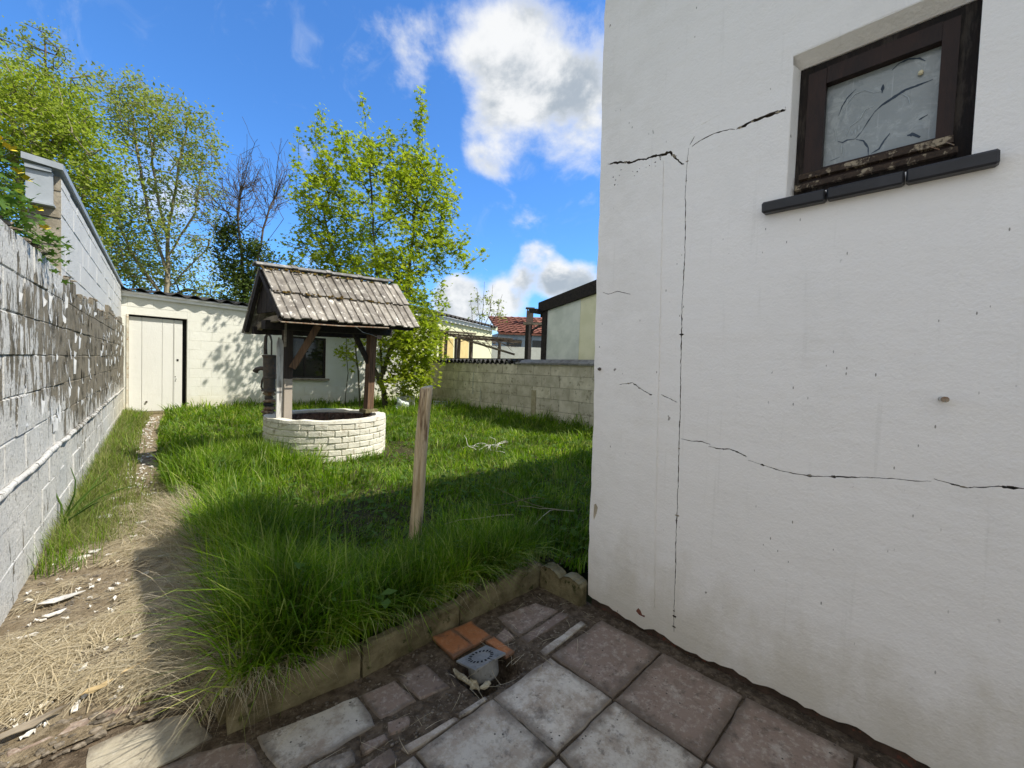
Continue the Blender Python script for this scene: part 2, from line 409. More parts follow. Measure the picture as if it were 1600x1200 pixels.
M['iron'] = m_plain('rusty_cast_iron', (.075, .065, .055), (.13, .105, .085), 16, .62, .003, .4, c2=(.16, .085, .045), metal=.15, per=0)
M['rust'] = m_plain('rust_and_flaked_paint', (.20, .10, .05), (.34, .28, .20), 22, .8, .004, c2=(.10, .15, .17), per=.1)
M['zinc'] = m_plain('zinc_sheet', (.33, .36, .38), (.43, .46, .48), 3, .48, .001, .5, metal=.25, per=0)
M['planks_weathered'] = m_plain('rough_concrete_ends', (.22, .19, .14), (.36, .32, .25), 7, .95, .008, .1, per=.12)
M['door_white'] = m_white('old_white_door_paint', a=(.66, .65, .59), b=(.74, .73, .67), dirt=(.40, .33, .22), dk=.35, lo=.60, hi=.74, bscale=90)
M['rust_jamb'] = m_plain('rust_streaked_jamb', (.55, .50, .38), (.70, .66, .55), 8, .85, .003, c2=(.34, .17, .07), per=0)
M['black'] = m_plain('dark_void', (.01, .01, .01), (.018, .017, .016), 8, .9, .001, per=0)
M['corrugated'] = m_plain('dark_corrugated_sheet', (.035, .033, .032), (.075, .07, .064), 5, .9, .003, .2, c2=(.12, .10, .08), per=0)
M['white_fascia'] = m_plain('white_fascia_board', (.72, .71, .66), (.80, .79, .75), 6, .6, .001, per=0)
M['plastic_grey'] = m_plain('grey_plastic', (.20, .20, .19), (.29, .29, .275), 18, .5, .001, .4, c2=(.12, .11, .09), per=0)
M['yellow_mortar'] = m_plain('crumbled_pale_mortar', (.24, .20, .12), (.46, .41, .28), 30, .95, .006, per=0)
M['white_chip'] = m_plain('paint_chip_white', (.50, .47, .41), (.68, .66, .60), 20, .8, .001, c2=(.30, .26, .20), per=.12)
M['stone'] = m_plain('dark_stone', (.03, .03, .032), (.08, .078, .078), 18, .9, .006, per=.2)
M['gravel'] = m_plain('pale_grit', (.07, .058, .042), (.24, .20, .15), 40, .9, .002, per=0)
M['bark_pale'] = m_plain('pale_bark', (.22, .185, .125), (.38, .33, .24), 9, .9, .004, .15, (1, 1, .3), per=0)
M['bark_dark'] = m_plain('grey_brown_bark', (.075, .06, .045), (.16, .13, .10), 9, .9, .004, .15, (1, 1, .3), per=0)
M['bark_green'] = m_plain('olive_bark', (.06, .055, .03), (.12, .11, .06), 9, .9, .004, .15, (1, 1, .3), per=0)
M['leaf_maple'] = m_leaf('maple_leaves', [(.19, .27, .018), (.30, .36, .026), (.24, .32, .022), (.38, .41, .05), (.21, .29, .018)])
M['leaf_yellow'] = m_leaf('spring_leaves_yellow', [(.20, .27, .035), (.29, .35, .05), (.24, .31, .045), (.34, .38, .10)])
M['leaf_grey'] = m_leaf('spring_leaves_greygreen', [(.19, .24, .06), (.28, .32, .08), (.23, .27, .075), (.32, .35, .13)])
M['leaf_ivy'] = m_leaf('ivy_leaves', [(.04, .075, .015), (.10, .14, .03), (.06, .10, .02), (.16, .19, .06)], .3, 1.3, .5)
M['leaf_weed'] = m_leaf('celandine_leaves', [(.06, .12, .02), (.10, .17, .03), (.07, .14, .025)], .35)
M['petal'] = m_plain('yellow_petal', (.75, .55, .02), (.80, .62, .04), 30, .6, .001, per=0)
M['grass'] = m_leaf('grass_blades', [(.055, .12, .004), (.125, .225, .008), (.075, .16, .006), (.21, .31, .018), (.10, .195, .008), (.34, .37, .11), (.082, .175, .007)], .48, 1.7, .45, 3.2)
M['grass_dry'] = m_leaf('faded_grass', [(.12, .16, .03), (.30, .28, .13), (.16, .20, .04), (.24, .26, .08)], .35, 1.2, .6)
M['straw'] = m_leaf('straw', [(.46, .375, .23), (.58, .49, .325), (.34, .27, .165), (.66, .58, .42), (.48, .41, .275), (.24, .185, .115)], .2, 1.1, .6)
M['yellow_wall'] = m_white('pale_yellow_render', a=(.62, .62, .40), b=(.72, .71, .50), dirt=(.5, .48, .33), dk=.25)
M['red_roof'] = m_plain('red_clay_roof', (.20, .075, .05), (.29, .12, .08), 3, .85, .004, c2=(.12, .06, .045), per=.12)
M['blue_grey'] = m_plain('blue_grey_wall', (.25, .30, .36), (.34, .39, .44), 3, .8, .002, per=0)
M['coping_dark'] = m_plain('black_pan_tile', (.018, .018, .018), (.05, .048, .045), 22, .8, .004, c2=(.20, .195, .18), per=.2)
M['coping_grey'] = m_plain('grey_coping_slate', (.17, .165, .155), (.27, .26, .245), 14, .85, .004, per=.12)
M['branch'] = m_plain('dead_vine_wood', (.08, .06, .045), (.20, .155, .115), 14, .9, .004, per=.1)


def m_ground(name, a, b, c):
    m, n = mat(name); p = n.pos()
    col = n.mix(n.step(n.noise(p, 9, 7, .7), .35, .65), a, b); col = n.mix(n.step(n.noise(p, 26, 6, .75), .50, .64), col, c)
    d = n.vor(p, 46); col = n.mix(n.m('MULTIPLY', n.step(d, .22, .12), n.step(n.noise(p, 7, 3), .46, .56)), col, (.42, .40, .35))
    h = n.m('ADD', n.noise(p, 40, 6, .7), n.m('MULTIPLY', n.noise(p, 8, 4), 1.5)); n.out(col, .95, n.bump(h, .03), .1); return m


M['path'] = m_ground('trodden_path', (.24, .185, .115), (.36, .29, .19), (.15, .115, .07))
M['lawn_soil'] = m_ground('lawn_soil', (.05, .045, .02), (.08, .075, .03), (.035, .03, .018))
M['field'] = m_ground('distant_ground', (.06, .08, .03), (.09, .10, .04), (.07, .06, .035))


def m_glass_film():
    m, n = mat('frosted_pane_with_film'); p = n.pos()
    c = n.mix(n.noise(p, 9, 6, .62), (.20, .225, .225), (.29, .315, .31))
    c = n.mix(n.m('MULTIPLY', n.step(n.noise(n.vm('ADD', p, (2, 5, 1)), 17, 7, .7, .6), .48, .68), .55), c, (.43, .46, .45))
    c = n.mix(n.m('MULTIPLY', n.step(n.noise(n.vm('ADD', p, (9, 1, 4)), 11, 5, .6, 1.2), .56, .70), .5), c, (.13, .16, .175))
    c = n.mix(n.m('MULTIPLY', n.step(n.noise(n.scl(p, (1, 60, 3)), 1.5, 4, .6), .60, .74), .4), c, (.47, .49, .48))
    n.out(c, .16, n.bump(n.noise(p, 14, 4), .003), .8); return m


M['pane'] = m_glass_film()


def m_frost(name, a, b):
    m, n = mat(name); p = n.pos(); c = n.mix(n.step(n.noise(p, 2.5, 4, .6), .35, .65), a, b)
    c = n.mix(n.m('MULTIPLY', n.step(n.noise(p, 9, 6, .7), .6, .75), .4), c, (.15, .17, .15))
    n.out(c, .35, None, .5); return m


M['frost_blue'] = m_frost('frosted_glass_grey', (.56, .59, .51), (.70, .72, .63))
M['frost_yellow'] = m_frost('frosted_glass_yellow', (.70, .67, .42), (.78, .74, .50))
m_, n_ = mat('dark_window_glass'); n_.out((.012, .014, .012), .06, None, .6); M['dark_glass'] = m_

# ------------------------------------------------------------------ ground
WX = lambda y: -0.3215 + (y - 2.85) * 0.0780      # face of the left wall
TILT = math.atan(0.0780)


def edge_x(y):     # left border of the lawn
    return np.interp(y, [1.5, 3.0, 4.0, 5.5, 7.0, 9.0, 11.4], [.30, .40, .40, .42, .50, .66, .98])


def gz(x, y):
    e = edge_x(y); t = np.clip((x - e) / .22, 0, 1); t = t * t * (3 - 2 * t)
    far = np.interp(y, [1.5, 4, 8, 11.5], [.10, .085, .10, .11])
    return t * far + (1 - t) * np.interp(y, [1.5, 3, 11.5], [-.004, .0, .05])


gs = MB(); gs.box((0, 60, -.16), (500, 500, .02))
tag(link('ground', gs, M['field']), kind='structure')


def sheet(name, x0, x1, y0, y1, dx, zf, keep, m):
    xs = np.arange(x0, x1 + dx * .5, dx); ys = np.arange(y0, y1 + dx * .5, dx)
    X, Y = np.meshgrid(xs, ys); Z = zf(X, Y); V = np.stack([X, Y, Z], -1).reshape(-1, 3); nx = len(xs)
    i, j = np.meshgrid(np.arange(nx - 1), np.arange(len(ys) - 1)); a = (j * nx + i).ravel()
    cx = X[:-1, :-1].ravel() + dx / 2; cy = Y[:-1, :-1].ravel() + dx / 2; k = keep(cx, cy)
    a = a[k]; f = np.stack([a, a + 1, a + nx + 1, a + nx], 1)
    me = np_mesh(name, V, [f]); o = link(name, me, m); return tag(o, kind='structure')


def nz(X, Y, s, o=0): return (np.sin(X * s * 1.7 + o) * np.cos(Y * s * 1.3 - o) + np.sin((X + Y) * s * 2.9 + 2 * o) * .5 + np.sin((X * .7 - Y) * s * 5.3 + o) * .3) / 1.8


sheet('lawn', .0, 7.4, 1.5, 11.5, .08, lambda X, Y: gz(X, Y) + .012 * nz(X, Y, 3.0), lambda x, y: (x > edge_x(y) + .02) & ((y > 1.64) | (x > 1.9)), M['lawn_soil'])
sheet('path', -.5, 1.3, 1.88, 11.5, .05, lambda X, Y: gz(X, Y) + .010 * nz(X, Y, 6.0), lambda x, y: (x <= edge_x(y) + .12), M['path'])


def terr_z(X, Y):
    z = -.013 + .003 * nz(X, Y, 9) + .003 * nz(X, Y, 31, 2) + .004 * np.clip((Y - 1.10) / .04, 0, 1) + .002 * nz(X, Y, 15, 4) * (Y > 1.12)
    d = np.maximum(np.abs(X - 1.165) / .115, np.abs(Y - 1.265) / .105)
    return z - .12 * np.clip((1.12 - d) / .24, 0, 1)


sheet('terrace', -.6, 1.9, -2.6, 1.98, .02, terr_z, lambda x, y: (y < 1.60) | (x < .42), M['soil'])
TER = bpy.data.objects['terrace']


# ------------------------------------------------------------------ paving slabs (parts of the terrace)
def inset(poly, d, jit=.004):
    c = Vector((sum(p[0] for p in poly) / len(poly), sum(p[1] for p in poly) / len(poly)))
    out = []
    for p in poly:
        v = Vector(p[:2]) - c; out.append(tuple(c + v * (1 - d / max(v.length, .01)) + Vector((random.uniform(-jit, jit), random.uniform(-jit, jit)))))
    return out


def slab(poly, m, name='paving_slab', top=0.0, tilt=.004, thick=.05, bev=.006, sub=True, parent=None):
    pts = []
    n = len(poly)
    for i in range(n):     # chipped, slightly wavy edges
        a = Vector(poly[i][:2]); b = Vector(poly[(i + 1) % n][:2]); k = max(2, int((b - a).length / .045)) if sub else 1
        nn = Vector((-(b - a).y, (b - a).x)).normalized()
        for j in range(k):
            t = j / k; q = a.lerp(b, t) + nn * (random.uniform(-.0035, .0035) if j else random.uniform(0.002, .006)); pts.append(q)
    tx, ty = random.uniform(-tilt, tilt) * 2, random.uniform(-tilt, tilt) * 2
    c = sum(pts, Vector((0, 0))) / len(pts); zz = top + random.uniform(-tilt, tilt) * .6
    inn = [c + (p - c) * (1 - bev / max((p - c).length, .02)) for p in pts]
    f = lambda p, dz: (p.x, p.y, zz + dz + (p.x - c.x) * tx + (p.y - c.y) * ty)
    mb = MB(); N = len(pts)
    mb.add([f(p, -thick) for p in pts] + [f(p, -bev * .8) for p in pts] + [f(p, 0) for p in inn],
           [tuple(range(2 * N, 3 * N))] + [(r * N + i, r * N + (i + 1) % N, (r + 1) * N + (i + 1) % N, (r + 1) * N + i) for r in (0, 1) for i in range(N)])
    return link(name, mb, m, parent or TER, (c.x, c.y, zz))


P_ = .3395
gx = [-.30, .04, .38, .722, 1.062, 1.402, 1.806]; gy = [1.118, .798, .458, .118, -.222, -.562, -.902]
grey = {(2, 0), (3, 0), (4, 0), (3, 1), (4, 1), (2, 1), (1, 0), (4, 2), (1, 1), (2, 3), (3, 3)}
for i in range(6):
    for j in range(6):
        a = .0035
        slab([(gx[i] + a, gy[j + 1] + a), (gx[i + 1] - a, gy[j + 1] + a), (gx[i + 1] - a, gy[j] - a), (gx[i] + a, gy[j] - a)],
             M['slab_grey'] if (i, j) in grey else M['slab_red'], top=.002)
for poly, mt in [
    ([(1.405, 1.306), (1.715, 1.320), (1.68, 1.452), (1.425, 1.490)], 'slab_red'),
    ([(1.398, 1.243), (1.715, 1.250), (1.718, 1.302), (1.398, 1.294)], 'slab_red'),
    ([(1.40, 1.134), (1.725, 1.150), (1.725, 1.186), (1.398, 1.172)], 'slab_grey'),
    ([(1.315, 1.31), (1.388, 1.32), (1.395, 1.40), (1.318, 1.38)], 'slab_red'),
    ([(.395, 1.312), (.688, 1.303), (.694, 1.468), (.371, 1.524)], 'slab_grey'),
    ([(.706, 1.309), (.849, 1.302), (.838, 1.450), (.702, 1.465)], 'slab_red'),
    ([(.860, 1.297), (.982, 1.271), (.975, 1.455), (.848, 1.453)], 'slab_red'),
    ([(.13, 1.36), (.372, 1.318), (.35, 1.53), (.222, 1.592), (.13, 1.60)], 'slab_red'),
    ([(-.30, 1.38), (.115, 1.37), (.12, 1.60), (.27, 1.622), (.232, 1.789), (.101, 1.842), (-.026, 1.84), (-.03, 1.62), (-.30, 1.64)], 'slab_pale'),
    ([(.456, 1.205), (.575, 1.212), (.585, 1.268), (.456, 1.298)], 'slab_grey'),
    ([(.20, 1.20), (.45, 1.205), (.45, 1.30), (.20, 1.33)], 'slab_grey'),
    ([(.712, 1.128), (.908, 1.122), (.908, 1.146), (.70, 1.162)], 'slab_grey'),
    ([(.92, 1.124), (1.05, 1.122), (1.05, 1.142), (.92, 1.146)], 'slab_grey'),
    ([(.600, 1.222), (.690, 1.216), (.690, 1.250), (.604, 1.262)], 'slab_red'),
    ([(.700, 1.230), (.775, 1.222), (.792, 1.268), (.715, 1.288)], 'slab_red'),
    ([(-.30, 1.15), (.18, 1.14), (.18, 1.35), (-.30, 1.36)], 'slab_grey'),
    ([(.19, 1.135), (.68, 1.13), (.68, 1.19), (.19, 1.19)], 'slab_red'),
]:
    slab(poly, M[mt], top=random.uniform(-.004, .001) if mt != 'redbrick' else -.006)
for poly in [[(-.36, 1.905), (-.215, 1.94), (-.22, 1.995), (-.36, 1.96)], [(-.205, 1.942), (-.02, 1.948), (-.018, 1.99), (-.21, 1.995)], [(-.008, 1.946), (.098, 1.934), (.1, 1.968), (-.005, 1.985)]]:
    slab(poly, M['slab_red'], 'edging_brick', top=.004)
for poly in ([(1.086, 1.556), (1.187, 1.547), (1.190, 1.388), (1.078, 1.380)], [(1.193, 1.546), (1.298, 1.536), (1.298, 1.384), (1.196, 1.386)], [(1.252, 1.374), (1.298, 1.374), (1.302, 1.240), (1.252, 1.236)]):
    slab(poly, M['terracotta'], 'floor_tile', top=.008, thick=.012, bev=.0025)

# ------------------------------------------------------------------ kerb round the lawn
kb = thing('lawn_kerb', 'mossy concrete kerb of scalloped stones holding back the lawn above the red paving', 'kerb', (1.0, 1.58, 0))


def kerb_stone(a, b, h0, h1, scal=0, th=.055):
    a, b = Vector(a), Vector(b); d = (b - a); L = d.length; d.normalize(); nn = Vector((-d.y, d.x)); K = 22; mb = MB(); vs = []
    for i in range(K + 1):
        t = i / K; h = h0 + (h1 - h0) * t
        if scal: h += .032 * abs(sin(pi * scal * t)) ** .7 - .022
        h += random.uniform(-.003, .003) + .007 * fbm(t * L, a.x, 14); p = a + d * L * t; bow = .003 * fbm(p.x, p.y, 9)
        f0, f1 = p + nn * bow, p + nn * (th + bow)
        vs += [(f0.x, f0.y, -.09), (f0.x, f0.y, h - .012), (f0.x + nn.x * .012, f0.y + nn.y * .012, h), (f1.x - nn.x * .012, f1.y - nn.y * .012, h), (f1.x, f1.y, h - .012), (f1.x, f1.y, -.09)]
    fs = [(i * 6 + j, (i + 1) * 6 + j, (i + 1) * 6 + (j + 1) % 6, i * 6 + (j + 1) % 6) for i in range(K) for j in range(6)]
    mb.add(vs, fs + [(0, 1, 2, 3, 4, 5), tuple(K * 6 + j for j in range(5, -1, -1))])
    return link('kerb_stone', mb, M['kerb'], kb, (a.x, a.y, 0))


kerb_stone((.305, 1.602), (.742, 1.552), .125, .118)
kerb_stone((.752, 1.548), (1.245, 1.560), .112, .112, 0)
kerb_stone((1.252, 1.562), (1.868, 1.552), .118, .122, 5)
kerb_stone((1.872, 1.545), (1.880, 1.262), .125, .118, 2, th=-.05)
kerb_stone((.295, 1.66), (.275, 2.10), .10, .09, 0, th=-.05)
kerb_stone((.272, 2.11), (.30, 2.56), .085, .07, 0, th=-.05)

# ------------------------------------------------------------------ the house
HX, HY, HZ = 1.883, 1.253, 3.36
house = thing('house', 'white rendered house with cracked wall and one small broken window, on the right', 'house', (4.2, -1.2, 0))


def cdt_wall():
    """front wall with real openings: window, crack slots, chipped patches"""
    loops = []
    edge = []
    zz = .045
    while zz < HZ:
        edge.append((HY + .0165 * zz + random.uniform(-.003, .003) + .003 * sin(zz * 5), zz)); zz += .06
    edge.append((HY + .0165 * HZ, HZ))
    bottom = []
    y = -4.5
    while y < HY - .02:
        bottom.append((y, .028 + .022 * fbm(y, 3.1, 5.0) + random.uniform(-.004, .004))); y += .025
    outer = bottom + edge + [(-4.5, HZ)]
    win = [(-.0505, 1.945)] + [(.4335 + random.uniform(-.0012, .0012), 1.945 + .542 * t / 14) for t in range(15)] + [(.4335 - .484 * t / 14, 2.487 + random.uniform(-.0015, .0015)) for t in range(1, 15)]
    cracks = {
        'main': ([(.8212, 2.2738), (0.8234, 2.2604), (0.827, 2.1878), (0.8273, 2.0797), (0.8207, 1.9495), (0.8156, 1.7909), (0.8171, 1.5892), (0.8098, 1.3274), (0.801, 1.0939), (0.7995, 0.9472), (0.7951, 0.8004), (0.7921, 0.5637), (0.7861, 0.3266), (0.7831, 0.1474), (0.7797, 0.066)], .0027, .0014),
        'top': ([(0.7992, 2.3166), (0.8123, 2.2961), (0.8180, 2.2838)], .003, .0015),
        'win1': ([(0.8084, 2.275), (0.77, 2.2894), (0.7165, 2.2973), (0.6519, 2.2919), (0.6296, 2.2834)], .004, .001),
        'win2': ([(0.6246, 2.2819), (0.567, 2.2906), (0.5213, 2.2928), (0.4771, 2.2924), (0.4476, 2.2905)], .0125, .005),
        'left': ([(1.2365, 2.3313), (1.1876, 2.3278), (1.1138, 2.3029), (1.0278, 2.2965), (0.9622, 2.2869), (0.9091, 2.2838), (0.8898, 2.2627), (0.8650, 2.2273), (0.8400, 2.2089)], .0105, .007),
        'left0': ([(1.2455, 2.337), (1.2395, 2.334)], .004, .002),
        'r1': ([(0.7905, 0.961), (0.7449, 0.9582), (0.7031, 0.9616), (0.6622, 0.9565)], .0030, .001),
        'r2': ([(0.6698, 0.9469), (0.6299, 0.9422), (0.5842, 0.9468), (0.5542, 0.941), (0.5172, 0.926)], .0034, .001),
        'r3': ([(0.5131, 0.9141), (0.4628, 0.9046), (0.4068, 0.895), (0.3538, 0.8907), (0.2936, 0.8934), (0.2369, 0.903), (0.1489, 0.9192), (0.0678, 0.9321), (0.0219, 0.9335), (-0.0144, 0.9414)], .0024, .001),
        'r4': ([(-0.0198, 0.9501), (-0.0634, 0.942), (-0.0905, 0.9382), (-0.1535, 0.9564), (-0.21, 0.9617)], .0026, .001),
        'l1': ([(1.119, 1.1917), (1.0478, 1.2049), (1.005, 1.1787), (0.9466, 1.1515)], .0026, .001),
        'l2': ([(0.8957, 1.1564), (0.8576, 1.1425), (0.8174, 1.1248)], .0026, .001),
        'l3': ([(1.240, 1.6732), (1.2103, 1.6582), (1.1542, 1.6688), (1.0806, 1.645)], .0022, .0006),
    }
    deep = []; shallow = []
    chips = [[(1.2400, 0.5423), (1.2286, 0.5503), (1.2163, 0.5322), (1.2221, 0.4981), (1.2385, 0.4559), (1.2430, 0.4842)],
             [(0.973, 0.078), (0.9597, 0.100), (0.947, 0.092), (0.938, 0.075), (0.9239, 0.078), (0.925, 0.066), (.9570, .066)]]

    def ribbon(pl, wd_, jt):
        P2 = []
        for a, b in zip(pl, pl[1:]):
            L = math.dist(a, b); k = max(1, int(L / .008))
            for j in range(k): P2.append(Vector(a).lerp(Vector(b), j / k))
        P2.append(Vector(pl[-1])); up, dn = [], []
        for i, p in enumerate(P2):
            d = (P2[min(i + 1, len(P2) - 1)] - P2[max(i - 1, 0)]).normalized(); nn = Vector((-d.y, d.x))
            t = i / (len(P2) - 1); ww = wd_ * .5 * (.35 + .65 * min(1, 6 * min(t, 1 - t))) * (.35 + 1.5 * abs(fbm(p.x * 17, p.y * 17)) + .7 * abs(fbm(p.x * 60, p.y * 60))) + .0003
            off = jt * .9 * fbm(p.x * 22 + 3, p.y * 22) + .0016 * fbm(p.x * 70, p.y * 70 + 5)
            ww = max(ww, .0006); up.append(tuple(p + nn * (ww + off))); dn.append(tuple(p - nn * (ww - off)))
        return dn + up[::-1]
    for nm, (pl, wd_, jt) in cracks.items(): deep.append(ribbon(pl, wd_, jt))
    shallow.append(ribbon([(0.9384, 2.2523), (0.9299, 1.9592), (0.921, 1.6588), (0.9106, 1.3267), (0.9078, 1.1448), (0.8988, 0.8406), (0.8915, 0.5036), (0.8762, 0.1366)], .0062, .0004))
    rcx = random.Random(14)      # spalled edges along the cracks
    for nm, num in (('main', 12), ('win2', 7), ('left', 7), ('r2', 5), ('r3', 9), ('r4', 5), ('l1', 4)):
        pl = cracks[nm][0]
        for _ in range(num):
            i = rcx.randrange(len(pl) - 1); c = Vector(pl[i]).lerp(Vector(pl[i + 1]), rcx.random()); r = rcx.uniform(.0025, .0075); a0 = rcx.random() * 6
            dl = [tuple(c + Vector((r * rcx.uniform(.5, 1.3) * cos(a0 + k * 1.25) * 1.5, r * rcx.uniform(.4, 1) * sin(a0 + k * 1.25)))) for k in range(5)]
            if rcx.random() < .55: deep.append(dl)
            else: chips.append(dl)
    # round pits
    pits = []
    for _ in range(26):
        cy, cz = random.uniform(.88, 1.22), random.gauss(2.26, .035)
        if abs(cy - .90) < .03 or cz > 2.285 and cy < 1.25: continue
        r = random.uniform(.0015, .004); pits.append([(cy + r * cos(k * pi / 3) * 1.2, cz + r * sin(k * pi / 3)) for k in range(6)])
    pits.append([(1.216 + .006 * cos(k * pi / 4), 2.262 + .007 * sin(k * pi / 4)) for k in range(8)])
    good = []
    for p in pits:
        c = Vector(p[0])
        if all((c - Vector(g[0])).length > .016 for g in good) and all(min((c - Vector(q)).length for q in dl) > .014 for dl in deep): good.append(p)
    holes = [win] + deep + shallow + chips + good
    vs, fs = [], []
    for lp in [outer] + holes:
        b = len(vs); vs += [Vector(p) for p in lp]; fs.append(list(range(b, b + len(lp))))
    r = delaunay_2d_cdt(vs, [], fs, 1, 1e-6)
    bb = [(min(p[0] for p in h), max(p[0] for p in h), min(p[1] for p in h), max(p[1] for p in h), h) for h in holes]

    def inside(x, y):
        for x0, x1, y0, y1, h in bb:
            if x0 < x < x1 and y0 < y < y1:
                c = False; j = len(h) - 1
                for i in range(len(h)):
                    if (h[i][1] > y) != (h[j][1] > y) and x < (h[j][0] - h[i][0]) * (y - h[i][1]) / (h[j][1] - h[i][1]) + h[i][0]: c = not c
                    j = i
                if c: return True
        return False
    keep = [tuple(f)[::-1] for f in r[2] if not inside(sum(r[0][i].x for i in f) / 3, sum(r[0][i].y for i in f) / 3)]
    mb = MB(); mb.add([(HX, p.x, p.y) for p in r[0]], keep)

    def sides(lp, dep, m2):
        n = len(lp); m2.add([(HX, *p) for p in lp] + [(HX + dep, *p) for p in lp], [(i, (i + 1) % n, n + (i + 1) % n, n + i) for i in range(n)])
    sides(outer, .03, mb); sides(shallow[0], .003, mb)
    for c in chips: sides(c, .003, mb)
    wl = link('wall', mb, M['render'], house, (HX, 0, 0))
    cm = MB()
    for lp in deep + good: sides(lp, .02, cm)
    link('crack_faces', cm, M['crackfill'], house, (HX, .8, 1))
    bk = MB()
    # masonry behind the render: four strips round the window opening
    for (y0, y1, z0, z1) in ((-4.5, HY - .012, -.15, 1.93), (-4.5, HY - .012, 2.57, HZ), (-4.5, -.105, 1.93, 2.57), (.475, HY - .012, 1.93, 2.57)):
        bk.box((HX + .018 + .06, (y0 + y1) / 2, (z0 + z1) / 2), (.12, y1 - y0, z1 - z0))
    link('masonry', bk, M['footing'], house, (HX, 0, 0))
    for lp, m2, dp, nm in [(shallow[0], 'render', .003, 'groove_bed')] + [(c, 'redbrick' if i == 1 else 'beige', .003, 'bare_patch') for i, c in enumerate(chips)]:
        q = MB(); q.add([(HX + dp, *p) for p in lp], [tuple(range(len(lp)))]) if nm == 'bare_patch' else None
        if nm == 'groove_bed':
            n = len(lp) // 2
            q.add([(HX + dp, *p) for p in lp], [(i, i + 1, 2 * n - 2 - i, 2 * n - 1 - i) for i in range(n - 1)])
        link(nm, q, M[m2], house, (HX, 0, 0))


cdt_wall()
hb = MB()  # the other walls, butted to the front wall's back
hb.add([(x, y + .0165 * max(z, 0) * (y > 1.2), z) for z in (-.15, HZ) for x, y in ((2.005, HY - .2), (6.7, HY - .2), (6.7, HY - .002), (2.005, HY - .002))], [(3, 2, 1, 0), (4, 5, 6, 7), (0, 1, 5, 4), (1, 2, 6, 5), (2, 3, 7, 6), (3, 0, 4, 7)]); hb.box((6.65, -1.72, 1.605), (.1, 5.55, 3.51)); hb.box((4.35, -4.55, 1.605), (4.69, .1, 3.51))
link('side_wall', hb, M['render'], house, (4.35, 0, 0))
rb = MB(); rb.box((4.30, -1.59, HZ + .035), (4.85, 5.94, .066)); link('roof', rb, M['corrugated'], house, (4.3, -1.6, HZ))
# window
q = MB(); q.box((1.965, .397, 2.196), (.06, .040, .502)); q.box((1.965, -.0275, 2.196), (.06, .046, .502)); q.box((1.966, .185, 2.425), (.057, .383, .044)); q.box((1.9645, .185, 1.972), (.073, .383, .048))
WN = link('window_frame', q, M['frame_wood'], house, (1.965, .2, 2.2))
rv = MB()
def wedge(mb, prof, lo, hi, axis):
    vs = [((x, t, v) if axis == 'y' else (x, v, t)) for t in (lo, hi) for x, v in prof]; n = len(prof)
    mb.add(vs, [tuple(range(n))[::-1], tuple(range(n, 2 * n))] + [(i, (i + 1) % n, n + (i + 1) % n, n + i) for i in range(n)])
wedge(rv, [(HX + .001, 2.484), (1.934, 2.450), (1.99, 2.450), (1.99, 2.56), (HX + .03, 2.56), (HX + .001, 2.52)], -.08, .46, 'y')
wedge(rv, [(HX + .001, .4315), (1.934, .4185), (1.99, .4185), (1.99, .47), (HX + .03, .47), (HX + .001, .45)], 1.93, 2.4495, 'z')
wedge(rv, [(HX + .001, -.0520), (1.934, -.0515), (1.99, -.0515), (1.99, -.10), (HX + .03, -.10), (HX + .001, -.08)], 1.93, 2.4495, 'z')
rv.box((1.925, .1835, 1.937), (.08, .469, .012))
link('reveal', rv, M['render'], WN, (1.93, .2, 2.2))
sa = MB(); sa.box((1.955, .362, 2.212), (.05, .056, .412)); sa.box((1.955, .012, 2.212), (.05, .040, .412)); sa.box((1.956, .183, 2.392), (.047, .301, .06)); sa.box((1.956, .183, 2.027), (.047, .301, .05))
link('sash', sa, M['frame_red'], WN, (1.955, .2, 2.2))
rl = MB(); rl.box((1.9235, .195, 2.028), (.018, .41, .022), jit=.002); rl.box((1.918, .195, 1.9875), (.03, .43, .018), jit=.002)
link('weather_bar', rl, m_wood('peeled_bar', (.03, .02, .014), (.06, .04, .026), (.38, .31, .21), (4, 30, 30)), WN, (1.92, .2, 2.0))
pn = MB(); pn.box((1.966, .182, 2.206), (.006, .306, .31)); PANE = link('pane', pn, M['pane'], WN, (1.966, .18, 2.2))
import itertools


def wpt(cx, cz): return (0.333 + (cx - 288) / (1110 - 288) * (0.033 - 0.333), None)


PQ = [(.331, 2.063), (.033, 2.061), (.333, 2.362), (.034, 2.357)]


def film(u, v):   # pane fractions -> wall coordinates
    y = .331 + (.0335 - .331) * u; z = 2.062 + (2.36 - 2.062) * v; return y, z


